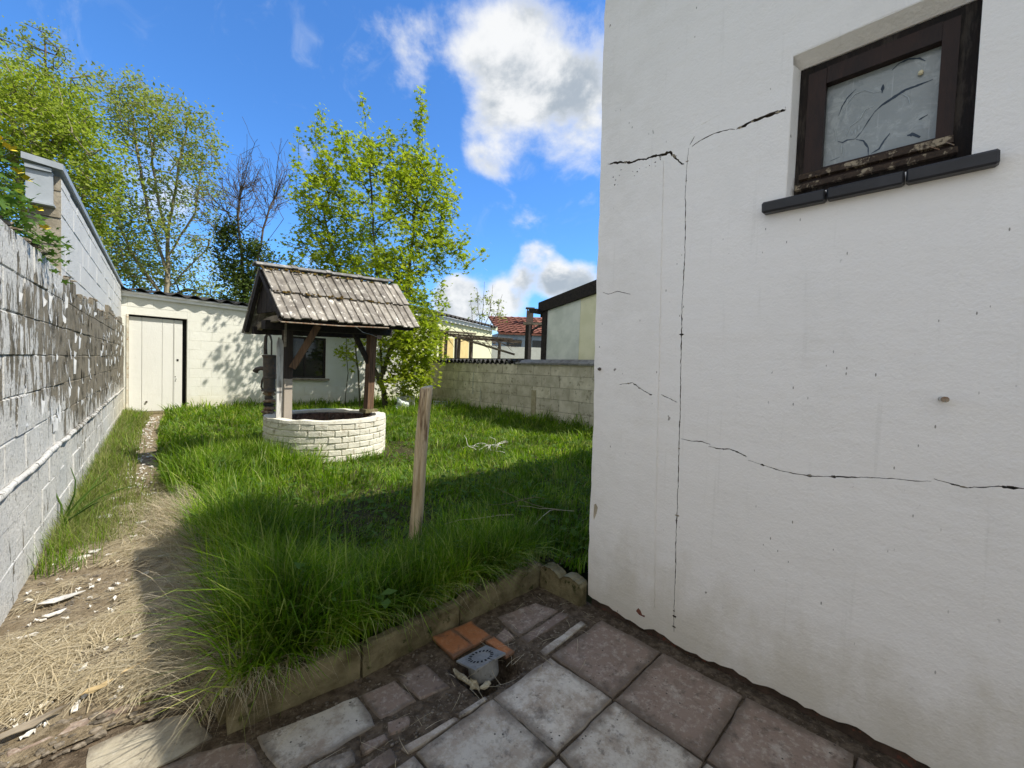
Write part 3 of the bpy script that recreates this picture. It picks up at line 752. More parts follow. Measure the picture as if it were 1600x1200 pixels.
FT = m_plain('torn_film_gap', (.02, .035, .055), (.04, .06, .085), 9, .3, .001, per=0); FC = m_plain('curled_film', (.33, .37, .38), (.42, .46, .46), 20, .5, .001, per=0)
for pl, wd_, wh in [
    ([(.12, .60), (.15, .70), (.20, .79), (.28, .86)], .004, 0), ([(.47, .51), (.53, .56), (.64, .61), (.73, .65), (.83, .655), (.95, .665)], .0085, 0),
    ([(.36, .32), (.42, .43), (.47, .51)], .003, 0), ([(.30, .25), (.36, .32)], .003, 0), ([(.13, .28), (.18, .25), (.22, .265), (.30, .25)], .0045, 0),
    ([(.31, .24), (.38, .20), (.43, .10), (.435, .01)], .005, 0), ([(.46, .02), (.53, .05), (.57, .13), (.62, .20)], .006, 0), ([(.77, .12), (.82, .115), (.88, .06)], .013, 0),
    ([(.86, .26), (.93, .29)], .006, 0), ([(.60, .93), (.66, .98), (.74, .99), (.83, .955), (.88, .90)], .006, 0), ([(.525, .70), (.53, .80)], .008, 0), ([(.06, .06), (.16, .08)], .002, 0),
    ([(.17, .63), (.21, .73), (.27, .80), (.36, .81), (.45, .74), (.52, .73)], .0022, 1), ([(.20, .30), (.24, .42), (.33, .47), (.38, .57), (.46, .58)], .003, 1), ([(.30, .36), (.302, .30)], .004, 1), ([(.33, .40), (.332, .33)], .004, 1), ([(.265, .36), (.267, .31)], .0035, 1),
    ([(.70, .62), (.76, .55), (.78, .46)], .003, 1), ([(.07, .52), (.10, .40), (.12, .28)], .002, 1), ([(.17, .22), (.172, .12)], .0035, 1), ([(.19, .2), (.192, .06)], .0025, 1)]:
    pts = [Vector(film(*p)) for p in pl]; q = []
    for a, b in zip(pts, pts[1:]): q += [a.lerp(b, t / 4) for t in range(4)]
    q.append(pts[-1]); up, dn = [], []
    for i, p in enumerate(q):
        d = (q[min(i + 1, len(q) - 1)] - q[max(i - 1, 0)]).normalized(); nn = Vector((-d.y, d.x)); t = i / (len(q) - 1)
        ww = wd_ * .5 * (.25 + .75 * sin(pi * min(max(t, .04), .96))) * random.uniform(.6, 1.3); up.append(p + nn * ww); dn.append(p - nn * ww)
    k = len(q); tgt = MB(); xo = 1.9605 if wh else 1.9622
    tgt.add([(xo, *p) for p in dn] + [(xo, *p) for p in up], [(i, k + i, k + i + 1, i + 1) for i in range(k - 1)])
    link('film_curl' if wh else 'film_tear', tgt, FC if wh else FT, PANE, (xo, *q[0]))
kn = MB(); kn.lump((1.956, .078, 2.293), (.007, .0075, .0085), 2, .1); kn.smooth = True; link('knob', kn, m_plain('cream_knob', (.62, .54, .33), (.7, .62, .4), 9, .5, .001, per=0), WN, (1.956, .08, 2.29))
for a, b in ((.303, .5030), (.0965, .2995), (-.106, .093)):
    s_ = MB(); s_.add([], []); L_ = b - a
    me = bevel_box('sill_tile', (.11, L_, .042), .006, .0012, int(abs(a) * 100))
    link('sill_tile', me, M['sill_black'], WN, loc=(1.895, (a + b) / 2, 1.9195), rot=(0, radians(-4), 0))
for a, b in (((1.92, .06, 2.035), (1.905, .02, 2.0)), ((1.918, .015, 2.03), (1.905, -.012, 2.003))):
    t_ = MB(); t_.tube([a, b], .0014, 5); link('rusty_wire', t_, M['rust'], WN, a)
# little pipe stub, bolt
pp = MB(); d_ = Vector((-1, -.25, .0)).normalized(); pp.tube([Vector((HX + .01, -.022, 1.205)), Vector((HX, -.022, 1.205)) + d_ * .032], .0085, 10); pp.smooth = False
PS = tag(link('pipe_stub', pp, M['white_chip'], None, (HX, -.022, 1.205)), 'short white pipe stub with a rusty end sticking out of the house wall', 'pipe')
pe = MB(); e0 = Vector((HX, -.022, 1.205)) + d_ * .0322; pe.tube([e0, e0 + d_ * .012], .0088, 10); link('rusty_end', pe, M['rust'], PS, e0)
bo = MB(); bo.lathe([(.009, 0), (.009, .006), (.005, .008), (.005, .016), (.0035, .018)], (0, 0, 0), 8); bo2 = MB(); bo2.add([(HX - z, 1.240 + x, 1.268 + y) for x, y, z in bo.v], bo.f)
tag(link('wall_bolt', bo2, M['iron'], None, (HX, 1.24, 1.268)), 'rusty bolt head near the far corner of the white house wall', 'bolt')
# small ridges of filler above the crack
for a, b, r in (((.868, 2.338), (.70, 2.372), .006), ((.70, 2.372), (.655, 2.385), .003)):
    t_ = MB(); t_.tube([(HX + .003, *Vector(a).lerp(Vector(b), t / 6)) for t in range(7)], [r * (.5 + random.random() * .5) for _ in range(7)], 6); link('filler_ridge', t_, M['render'], house, (HX, *a))

# ------------------------------------------------------------------ masonry walls of single blocks
VAR = {}


def block_set(key, size, off, jit, n=6):
    if key not in VAR: VAR[key] = [bevel_box('block_%s' % key, size, off, jit, i * 7 + len(key)) for i in range(n)]
    return VAR[key]


def lay(parent, key, size, m, p0, ang, s0, s1, z0, nc, ch, L, depth_off, hole=None, top=None, off=.005, jit=.0025, gap=.008, prot=.0015, rs=1, smin=None):
    """courses of blocks along direction ang from p0; depth_off = block centre along the normal (right of direction)"""
    rr = random.Random(rs); ms = block_set(key, (size[0], size[1], size[2]), off, jit)
    for mm in ms:
        if not mm.materials: mm.materials.append(m)
    u = Vector((cos(ang), sin(ang))); nn = Vector((sin(ang), -cos(ang)))
    for c in range(nc):
        z = z0 + (c + .5) * ch; s = s0 - (L / 2 if c % 2 else 0)
        while s < s1 - .02:
            a, b = max(s, s0), min(s + L, s1); s += L
            if b - a < .06: continue
            segs = [(a, b)]
            if hole:
                for (h0, h1, hz0, hz1) in hole:
                    if hz0 - ch * .45 < z < hz1 + ch * .35:
                        new = []
                        for (p, q) in segs:
                            if q <= h0 or p >= h1: new.append((p, q))
                            else:
                                if p < h0: new.append((p, h0))
                                if q > h1: new.append((h1, q))
                        segs = new
            for (p, q) in segs:
                if q - p < .035: continue
                mid = (p + q) / 2; zs = 1.0; zc = z
                if top is not None:
                    t = top(mid)
                    if z - ch / 2 > t - .05: continue
                    if z + ch / 2 > t: zs = (t - (z - ch / 2)) / ch; zc = z - ch / 2 + ch * zs / 2
                if smin is not None and mid < smin: continue
                w2 = Vector(p0) + u * mid + nn * (depth_off + rr.uniform(-prot, prot))
                o = link('block', rr.choice(ms), None, parent, loc=(w2.x, w2.y, zc), rot=(0, 0, ang + (pi if rr.random() < .5 else 0)))
                o.scale = ((q - p - gap) / size[0], 1, (ch * zs - gap) / size[2])


# left boundary wall --------------------------------------------------
CH = .2045
lw = thing('boundary_wall', 'peeling whitewashed block wall running along the left of the path', 'wall', (0, 6.5, 0))
ang = pi / 2 - TILT; u_ = Vector((cos(ang), sin(ang)))
P0 = (WX(0), 0)
Ltop = lambda s: 1.855 if s < 4.6 else 1.80 + .05 * sin(s * 3.1) + .04 * sin(s * 7.7 + 1) + (.10 if s > 8.2 else 0)
lay(lw, 'left', (.392, .10, CH - .006), M['peel'], P0, ang, -.2, 11.46, -.2, 11, CH, .40, -.050, top=Ltop, off=.006, jit=.004, gap=.003, prot=.003, rs=3, smin=2.15)
core = MB()


def along(s, d, z): q = Vector(P0) + u_ * s + Vector((sin(ang), -cos(ang))) * d; return (q.x, q.y, z)


def wall_box(mb, s0, s1, d0, d1, z0, z1):
    vs = [along(s, d, z) for z in (z0, z1) for s, d in ((s0, d0), (s1, d0), (s1, d1), (s0, d1))]
    mb.add(vs, [(0, 1, 2, 3)[::-1], (4, 5, 6, 7), (0, 1, 5, 4), (1, 2, 6, 5), (2, 3, 7, 6), (3, 0, 4, 7)])


wall_box(core, 2.15, 11.46, -.19, -.0055, -.2, 1.75); link('mortar_core', core, M['peel'], lw, (0, 6, 0))
c2 = MB(); wall_box(c2, -5.5, 2.15, -.19, -.001, -.2, 1.855); link('plain_stretch', c2, M['peel'], lw, (0, -1, 0))
pipe = MB(); pts = []; rr_ = []
s = 1.6
while s < 11.4:
    pts.append(along(s, .012 + .006 * fbm(s, 1, 2), .612 + .012 * fbm(s, 2, 1.7))); rr_.append(.017 + .009 * fbm(s, 5, 6)); s += .09
pipe.tube(pts, rr_, 7); pipe.smooth = True; link('ledge_pipe', pipe, M['peel'], lw, pts[0])
dirt = MB()
for k in range(150):
    s = random.uniform(2.2, 11.3); zt = min(Ltop(s), 1.86)
    dirt.lump(along(s, random.uniform(-.10, -.012), zt), (random.uniform(.02, .06), random.uniform(.02, .05), random.uniform(.006, .02)), 1, .4, k)
tag(link('crumbled_top', dirt, m_plain('moss_and_crumbs', (.10, .07, .045), (.34, .29, .22), 22, .95, .01, .1, c2=(.05, .06, .02), per=0), lw, (0, 6, 1.8)), kind='stuff')
# curled paint flakes
fl = MB(); rf = random.Random(5)
for k in range(170):
    s = rf.uniform(2.3, 11.2); z = rf.uniform(.75, 1.78)
    if s < 4 and rf.random() < .3: continue
    wd_ = rf.uniform(.010, .038) * (1 + .05 * s); ht = rf.uniform(.05, .15); cu = rf.uniform(.005, .016); sgn = rf.choice((-1, 1)); vs = []
    if rf.random() < .7:       # lifted along one upright edge
        tp, bt = rf.uniform(.2, .5), rf.uniform(.0, .5)
        for i in range(4):
            t = i / 3; d = .0015 + cu * t * t; vs += [along(s + sgn * wd_ * t, d, z + ht * (.5 - tp * t * rf.uniform(.5, 1))), along(s + sgn * wd_ * t, d * rf.uniform(.3, 1), z - ht * (.5 - bt * t))]
    else:                      # tongue curling off the wall at its lower end
        for i in range(4):
            t = i / 3; d = .0015 + cu * t * t; w2 = wd_ * (1 - .6 * t * rf.random()); vs += [along(s - w2 / 2, d * rf.uniform(.5, 1), z - ht * t * .7), along(s + w2 / 2, d, z - ht * t * .7)]
    fl.add(vs, [(0, 1, 3, 2), (2, 3, 5, 4), (4, 5, 7, 6)])
tag(link('paint_flakes', fl, m_plain('curled_paint', (.46, .465, .45), (.62, .62, .60), 14, .85, .001, per=0), lw, (0, 6, 1)), kind='stuff')

# taller outbuilding wall behind it ----------------------------------
ob = thing('neighbour_outbuilding', 'tall pale grey block outbuilding with zinc capping rising behind the peeling wall', 'outbuilding', (-.6, 8, 0))
S0, S1 = 4.80, 11.60
utop = 2.625
lay(ob, 'upper', (.392, .10, CH - .006), M['upper_white'], P0, ang, S0 + .016, S1, 1.70, 5, .206, .40, -.09, top=lambda s: utop - .03, off=.006, jit=.002, gap=.004, prot=.0018, rs=8)
oc = MB(); wall_box(oc, S0 + .016, S1, -.205, -.0435, -.15, 2.585); link('wall_core', oc, M['upper_white'], ob, (-.5, 8, 0))
ec = MB()
for k in range(6):     # rough unpainted ends of the courses, facing the terrace
    e = MB(); z0 = 1.46 + k * .206; inn = random.uniform(-.004, .012) + (.02 if k == 1 else 0)
    wall_box(e, S0 - .004 - inn, S0 + .014, -.21, -.041, z0 + .006, min(z0 + .198, 2.60)); link('end_block', e, M['planks_weathered'], ob, along(S0, -.3, z0))
zp = MB(); wall_box(zp, S0 - .055, S0 - .035, -.212, -.075, 2.37, 2.60); wall_box(zp, S0 - .075, S0 - .005, -.22, -.066, 2.355, 2.368); wall_box(zp, S0 - .075, S0 - .022, -.214, -.08, 2.602, 2.630); link('zinc_panel', zp, M['zinc'], ob, along(S0, -.15, 2.4))
zc = MB()
a0 = [along(S0 - .09, -.228, 2.655), along(S0 - .09, -.018, 2.632), along(S1, -.018, 2.632), along(S1, -.228, 2.655)]
zc.add(a0 + [(x, y, z + .045) for x, y, z in a0], [(3, 2, 1, 0), (4, 5, 6, 7), (0, 1, 5, 4), (1, 2, 6, 5), (2, 3, 7, 6), (3, 0, 4, 7)]); link('zinc_cap', zc, M['zinc'], ob, along(S0, -.15, 2.63))

# garden shed across the end ------------------------------------------
SY_ = 11.465
shed = thing('garden_shed', 'low white block shed with plank door and corrugated roof at the garden end', 'shed', (3.2, 12.5, 0))
SXE = 6.6
DOOR = (.385, 1.36, -.3, 2.09); WIN = (3.34, 4.32, .83, 1.90)
lay(shed, 'shed', (.392, .09, CH - .003), M['shed_white'], (0, SY_), 0, .20, SXE, -.005, 12, CH, .40, -.045, hole=[DOOR, WIN], off=.003, jit=.0012, gap=.003, prot=.0012, rs=12)
sc_ = MB()
for (x0, x1, z0, z1) in ((.2, .385, -.1, 2.45), (1.36, 3.34, -.1, 2.45), (4.32, SXE, -.1, 2.45), (.385, 1.36, 2.09, 2.45), (3.34, 4.32, 1.90, 2.45), (3.34, 4.32, -.1, .83)):
    sc_.box(((x0 + x1) / 2, SY_ + .004 + .07, (z0 + z1) / 2), (x1 - x0, .14, z1 - z0))
sc_.box((.25, 12.8, 1.2), (.1, 2.3, 2.6)); sc_.box((SXE - .05, 12.8, 1.2), (.1, 2.3, 2.6)); sc_.box((3.4, 13.95, 1.35), (SXE - .2, .1, 2.9))
link('wall_core', sc_, M['shed_white'], shed, (3, SY_, 0))
zeave = lambda x: 2.565 - .022 * x
fb = MB(); fb.add([(x, y, zeave(x) + dz) for x in (.2, SXE + .05) for y, dz in ((SY_ - .065, -.115), (SY_ - .005, -.115), (SY_ - .005, -.01), (SY_ - .065, -.01))], [(0, 1, 2, 3), (7, 6, 5, 4), (0, 4, 5, 1), (1, 5, 6, 2), (2, 6, 7, 3), (3, 7, 4, 0)])
link('fascia', fb, M['white_fascia'], shed, (3, SY_, 2.45))
gt = MB(); gt.tube([(x, SY_ - .075, zeave(x) - .03) for x in (.2, 2, 4, SXE + .05)], .028, 10); gt.smooth = True; link('eaves_roll', gt, M['white_fascia'], shed, (3, SY_, 2.5))
cr = MB(); nxs = 210; vs = []; ysr = [SY_ - .17, SY_ + .8, SY_ + 2.7]
for r, yy in enumerate(ysr):
    for lay_ in (0, -.012):
        for i in range(nxs + 1):
            x = .13 + (SXE - .02) * i / nxs; vs.append((x, yy, zeave(x) + .035 + .11 * (yy - ysr[0]) + .034 * cos(2 * pi * x / .295) + lay_))
N = nxs + 1; fs = []
for r in range(2):
    for i in range(nxs):
        a = r * 2 * N + i; fs.append((a, a + 1, a + 1 + 2 * N, a + 2 * N)); b = a + N; fs.append((b, b + 2 * N, b + 1 + 2 * N, b + 1))
fs += [(i, i + N, i + N + 1, i + 1) for i in range(nxs)]
cr.add(vs, fs); cr.smooth = True; link('corrugated_roof', cr, M['corrugated'], shed, (3, SY_, 2.6))
DR = None
fr = MB(); fr.box((.402, SY_ + .04, 1.06), (.034, .11, 2.06)); DFR = link('door_frame', fr, M['rust_jamb'], shed, (.4, SY_, 1))
dk = MB(); dk.box((.89, SY_ + .165, 1.05), (.94, .04, 2.08)); link('dark_recess', dk, M['black'], shed, (.9, SY_ + .16, 1))
DR = MB(); DR.box((.845, SY_ + .115, 1.075), (.85, .02, 1.93)); DR = link('door', DR, M['door_white'], shed, (.845, SY_ + .11, 1.07))
for a, b in ((.424, .62), (.624, .945), (.949, 1.135), (1.148, 1.285)):
    link('plank', bevel_box('plank', (b - a, .028, 1.95), .004, .001, int(a * 90)), M['door_white'], DR, loc=((a + b) / 2, SY_ + .091, 1.075))
ed = MB(); ed.box((1.1415, SY_ + .072, 1.07), (.010, .012, 1.94)); link('edge_strip', ed, M['door_white'], DR, (1.14, SY_ + .07, 1.07))
lk = MB(); lk.box((1.205, SY_ + .075, 1.19), (.035, .008, .045)); link('lock_plate', lk, M['black'], DR, (1.2, SY_ + .07, 1.19))
for zz in (.83, .78, .74):
    q = MB(); q.lathe([(.010, -.004), (.010, .004)], (1.175 + random.uniform(-.01, .01), SY_ + .074, zz), 8, Matrix.Rotation(pi / 2, 3, 'X')); link('bolt_hole', q, M['black'], DR, (1.175, SY_ + .07, zz))
hl = MB(); hl.lathe([(.018, -.01), (.018, .03)], (.70, SY_ + .075, .30), 10, Matrix.Rotation(pi / 2, 3, 'X')); link('knob', hl, M['iron'], DR, (.7, SY_ + .07, .3))
st = MB(); st.box((.88, SY_ - .02, .07), (.98, .20, .05), jit=.004); link('door_step', st, M['kerb'], shed, (.88, SY_, .07))
SW = MB()
for bx in (((3.365, SY_ + .06, 1.365), (.05, .06, 1.07)), ((4.295, SY_ + .06, 1.365), (.05, .06, 1.07)), ((3.83, SY_ + .06, 1.875), (.88, .058, .05)), ((3.83, SY_ + .06, .855), (.88, .058, .05)), ((3.80, SY_ + .06, 1.365), (.035, .05, .97))): SW.box(*bx)
SW = link('window', SW, M['dark_wood'], shed, (3.83, SY_, 1.36))
for a, b in ((3.39, 3.78), (3.82, 4.27)):
    q = MB(); q.box(((a + b) / 2, SY_ + .068, 1.365), (b - a, .006, .97)); link('pane', q, M['dark_glass'], SW, ((a + b) / 2, SY_, 1.36))
q = MB(); q.box((3.84, SY_ - .02, .80), (1.10, .13, .05), jit=.004); link('sill', q, M['grey_wood'], SW, (3.84, SY_, .8))

# right boundary wall -------------------------------------------------
rw = thing('garden_wall', 'bare grey concrete block wall along the right of the lawn', 'wall', (7.0, 7.5, 0))
RA = math.atan2(6.9, .40); R0 = (6.838, 4.55)
RL = 6.92
lay(rw, 'right', (.532, .10, .278), M['block_grey'], R0, RA, -4.97, RL, -.12, 6, .2520, .54, .05, off=.004, jit=.003, gap=.009, prot=.003, rs=21)
ur = Vector((cos(RA), sin(RA))); nr = Vector((sin(RA), -cos(RA)))


def ralong(s, d, z): q = Vector(R0) + ur * s + nr * d; return (q.x, q.y, z)


def rbox(mb, s0, s1, d0, d1, z0, z1):
    vs = [ralong(s, d, z) for z in (z0, z1) for s, d in ((s0, d0), (s1, d0), (s1, d1), (s0, d1))]
    mb.add(vs, [(0, 1, 2, 3), (7, 6, 5, 4), (0, 4, 5, 1), (1, 5, 6, 2), (2, 6, 7, 3), (3, 7, 4, 0)]); return mb


link('mortar_core', rbox(MB(), -4.97, RL, .008, .19, -.2, 1.385), M['mortar'], rw, ralong(3, .1, 0))
# bleached efflorescence streaks are thin smears of mortar
for s, z0, z1, wd_ in ((4.05, .55, 1.25, .03), (3.72, .15, .75, .025)):
    sm = MB(); vs = []
    for i in range(12):
        t = i / 11; ww = wd_ * (.4 + random.random() * .6); vs += [ralong(s - ww + .01 * fbm(t, s, 5), -.0035, z0 + (z1 - z0) * t), ralong(s + ww + .01 * fbm(t, s, 5), -.0035, z0 + (z1 - z0) * t)]
    sm.add(vs, [(2 * i, 2 * i + 1, 2 * i + 3, 2 * i + 2) for i in range(11)]); link('mortar_smear', sm, m_plain('lime_smear', (.34, .33, .27), (.5, .49, .43), 20, .95, .003, per=0), rw, ralong(s, 0, z0))
link('mortar_patch', rbox(MB(), 1.66, 1.80, -.012, .01, .0, .80), m_plain('rough_mortar', (.30, .26, .15), (.42, .37, .24), 20, .95, .006, per=0), rw, ralong(1.7, 0, .4))
# coping: dark pan tiles at the far part, flat grey slates near the house
s = 2.28
while s < RL - .1:
    mb = MB(); K = 8; vs = []
    for e_ in (-.05, .20):
        for r in (.088, .072):
            for i in range(K + 1):
                a = pi * i / K; vs.append(ralong(s + r * cos(a), e_, 1.395 + r * sin(a) * 1.35 - .03 * (e_ < 0)))
    n = K + 1; fs = []
    for i in range(K):
        fs += [(i, i + 1, 2 * n + i + 1, 2 * n + i), (n + i, 3 * n + i, 3 * n + i + 1, n + i + 1), (i, n + i, n + i + 1, i + 1)]
    mb.add(vs, fs); link('coping_tile', mb, M['coping_dark'], rw, ralong(s, .1, 1.4)); s += .185
lm = MB()
for k in range(70):
    s = random.uniform(2.2, RL - .1); lm.lump(ralong(s, random.uniform(-.01, .16), 1.40 + random.random() * .03), (random.uniform(.02, .06), .03, random.uniform(.012, .045)), 1, .5, k)
tag(link('coping_mortar', lm, m_plain('coping_mortar', (.12, .115, .10), (.45, .44, .40), 12, .95, .006, per=0), rw, ralong(4, .1, 1.4)), kind='stuff')
bar_ = rbox(MB(), 2.2, RL, .06, .15, 1.40, 1.512); link('coping_bed', bar_, M['coping_dark'], rw, ralong(4, .1, 1.46))
s = -4.9
while s < 2.1:
    mb = MB(); vs = [ralong(a, d, z) for (d, z) in ((-.055, 1.375), (.10, 1.455), (.09, 1.492), (-.065, 1.412)) for a in (s + .006, s + .262)]
    mb.add(vs, [(0, 1, 3, 2), (2, 3, 5, 4), (4, 5, 7, 6), (6, 7, 1, 0), (0, 2, 4, 6), (1, 7, 5, 3)]); link('coping_slate', mb, M['coping_grey'], rw, ralong(s, .1, 1.42)); s += .268

# neighbour's lean-to ---------------------------------------------------
vr = thing('lean_to', 'dark timber lean-to with frosted panes beyond the grey garden wall', 'lean-to', ralong(.9, .3, 1.3))
mb = MB(); rbox(mb, 1.66, 1.80, .235, .33, 1.2, 2.70); rbox(mb, -1.4, 1.66, .24, .325, 1.2, 1.50); rbox(mb, -1.4, -1.26, .235, .33, 1.5, 3.0); link('frame', mb, M['dark_wood'], vr, ralong(1, .3, 1.5))
mb = MB()
vs = [ralong(s, d, z) for d in (.20, .36) for s, z in ((1.90, 2.57), (-1.4, 3.12), (-1.4, 3.42), (1.90, 2.80))]
mb.add(vs, [(0, 1, 2, 3)[::-1], (4, 5, 6, 7)[::-1], (0, 1, 5, 4), (1, 2, 6, 5), (2, 3, 7, 6), (3, 0, 4, 7)]); link('rake_beam', mb, M['dark_wood'], vr, ralong(1, .3, 2.7))
for s0, s1, m2 in ((.72, 1.66, 'frost_blue'), (-1.26, .715, 'frost_yellow')):
    zt = lambda s: 2.60 + (1.66 - s) * .167; mb = MB()
    vs = [ralong(s, d, z) for d in (.27, .282) for s, z in ((s0, 1.5), (s1, 1.5), (s1, zt(s1) + .06), (s0, zt(s0) + .06))]
    mb.add(vs, [(0, 1, 2, 3), (7, 6, 5, 4), (0, 4, 5, 1), (1, 5, 6, 2), (2, 6, 7, 3), (3, 7, 4, 0)]); link('pane', mb, M[m2], vr, ralong(s0, .27, 2))
mb = MB(); rbox(mb, 1.80, 2.02, .05, .46, 2.56, 2.64); rbox(mb, 1.82, 1.92, .30, .42, 2.48, 2.56); link('gutter_end', mb, M['dark_wood'], vr, ralong(1.9, .3, 2.6))
mb = MB(); rbox(mb, -1.4, 1.86, .36, 2.8, 2.60, 2.66); me = mb
vs = [ralong(s, d, z) for d in (.36, 3.0) for s, z in ((1.86, 2.66), (-1.4, 3.28), (-1.4, 3.36), (1.86, 2.74))]
mb = MB(); mb.add(vs, [(0, 1, 2, 3)[::-1], (4, 5, 6, 7), (0, 1, 5, 4), (1, 2, 6, 5), (2, 3, 7, 6), (3, 0, 4, 7)]); link('roof', mb, M['corrugated'], vr, ralong(0, 1.5, 2.9))
mb = MB(); rbox(mb, 1.70, 1.78, .33, 3.0, 1.2, 2.66); link('end_wall', mb, M['frost_blue'], vr, ralong(1.75, 1.5, 1.9))

# pale yellow outbuilding further off -----------------------------------
ys = thing('yellow_outbuilding', 'pale yellow rendered outbuilding with a dark corrugated roof beyond the grey wall', 'outbuilding', (10, 13.6, 0))
E0, E1 = Vector((7.48, 12.05)), Vector((12.65, 14.05)); du = (E1 - E0).normalized(); dn_ = Vector((-du.y, du.x)); LE = (E1 - E0).length
pt = lambda s, d, z: (*(E0 + du * s + dn_ * d), z)


def ybox(mb, s0, s1, d0, d1, z0, z1):
    vs = [pt(s, d, z) for z in (z0, z1) for s, d in ((s0, d0), (s1, d0), (s1, d1), (s0, d1))]
    mb.add(vs, [(3, 2, 1, 0), (4, 5, 6, 7), (0, 1, 5, 4), (1, 2, 6, 5), (2, 3, 7, 6), (3, 0, 4, 7)]); return mb


link('wall', ybox(MB(), -1.0, LE + .1, .12, 4.6, -.1, 3.02), M['yellow_wall'], ys, pt(2, 2, 0))
link('fascia', ybox(MB(), -1.0, LE - .15, .02, .10, 2.93, 3.08), M['white_fascia'], ys, pt(2, 0, 3))
link('fascia', ybox(MB(), LE - .15, LE + .35, -.02, .10, 3.0, 3.16), M['yellow_wall'], ys, pt(LE, 0, 3))
cr = MB(); vs = []; K = 150
for d in (-.12, 2.6):
    for lz in (0, -.02):
        for i in range(K + 1):
            s = -1 + (LE + 1.2) * i / K; vs.append(pt(s, d, 3.13 + .235 * (d + .12) + .045 * cos(2 * pi * s / .30) + lz))
n = K + 1; cr.add(vs, [f for i in range(K) for f in ((i, i + 1, 2 * n + i + 1, 2 * n + i), (n + i, 3 * n + i, 3 * n + i + 1, n + i + 1), (i, n + i, n + i + 1, i + 1))]); cr.smooth = True
link('corrugated_roof', cr, M['corrugated'], ys, pt(2, 1, 3.2))
cr = MB(); cr.add([pt(s, d, z) for d, z in ((2.6, 3.77), (4.7, 3.2)) for s in (-1, LE + .2)], [(0, 1, 3, 2)]); link('rear_roof', cr, M['corrugated'], ys, pt(2, 3, 3.5))
link('ridge_cap', ybox(MB(), 1.9, 2.2, 2.5, 2.7, 3.7, 3.95), M['corrugated'], ys, pt(2, 2.6, 3.8))
for a, b, nm, m2 in ((1.6, 2.35, 'door', (.55, .42, .16)), (2.75, 3.5, 'door', (.60, .46, .20))):
    link(nm, ybox(MB(), a, b, .085, .118, .1, 2.35), m_plain('ochre_door', m2, tuple(k * 1.15 for k in m2), 5, .7, .002, per=0), ys, pt(a, .1, 1))
for a in (1.45, 2.50, 3.62):
    link('jamb', ybox(MB(), a, a + .10, .06, .117, .1, 2.45), M['dark_wood'], ys, pt(a, .1, 1))

# red-roofed house in the distance --------------------------------------
rh = thing('red_roofed_house', 'distant house with red clay tiled roof and a chimney, beyond the yellow outbuilding', 'house', (20, 19, 0))
A, B, Cc, D = Vector((17.2, 18.6, 3.45)), Vector((24.5, 12.0, 3.45)), Vector((26.6, 14.4, 5.05)), Vector((18.6, 21.2, 4.75))
eu = (B - A); sd = (D - A)
k_ = 0
for r in range(9):
    for c in range(22):
        if r * 22 + c > 300: break
        a = A + eu * (c / 22) + sd * (r / 9); b = A + eu * ((c + .97) / 22) + sd * (r / 9); c4 = b + sd / 9 * 1.05; d4 = a + sd / 9 * 1.05
        mid = (a + b) / 2 + Vector((0, 0, .07)); mid2 = mid + sd / 9 * 1.05
        up = Vector((0, 0, .06)); mb = MB(); mb.add([a + up, mid + up, b + up, c4, mid2, d4], [(0, 1, 4, 5), (1, 2, 3, 4)])
        link('roof_tile', mb, M['red_roof'], rh, a)
mb = MB(); mb.add([A, B, Cc, D, A - Vector((0, 0, .1)), B - Vector((0, 0, .1)), Cc - Vector((0, 0, .1)), D - Vector((0, 0, .1))], [(0, 1, 2, 3), (7, 6, 5, 4), (0, 4, 5, 1), (1, 5, 6, 2), (2, 6, 7, 3), (3, 7, 4, 0)]); link('roof_deck', mb, M['red_roof'], rh, A)
mb = MB(); q = sd * .06; mb.prism([(A + q)[:2], (B + q)[:2], (Cc)[:2], (D)[:2]], -.1, 3.42); link('wall', mb, M['blue_grey'], rh, A)
ww = eu.normalized()
for t in (.10, .26, .42):
    a = A + eu * t + sd * .055; mb = MB(); mb.beam(a + Vector((0, 0, -1.5)), a + Vector((0, 0, -.45)), .9, .06, up=tuple(ww.cross(Vector((0, 0, 1))))); link('window', mb, M['dark_glass'], rh, a)
ch_ = MB(); cc = Vector((19.72, 18.45, 0)); rz = math.atan2(eu.y, eu.x); ch_.box(cc + Vector((0, 0, 4.55)), (.42, .34, 1.0), rz); ch_.box(cc + Vector((0, 0, 5.22)), (.56, .46, .07), rz)
for dx in (-.17, -.06, .06, .17): ch_.box(cc + Matrix.Rotation(rz, 3, 'Z') @ Vector((dx, 0, 0)) + Vector((0, 0, 5.12)), (.05, .34, .14), rz)
link('chimney', ch_, M['mortar_dark'], rh, cc + Vector((0, 0, 4.5)))
wh = MB(); wh.box((15.2, 13.6, 1.2), (6.5, .2, 2.3), radians(-42)); tag(link('white_garden_wall', wh, M['white_fascia'], None, (15.2, 13.6, 0)), 'low white wall in front of the distant red-roofed house', 'wall')

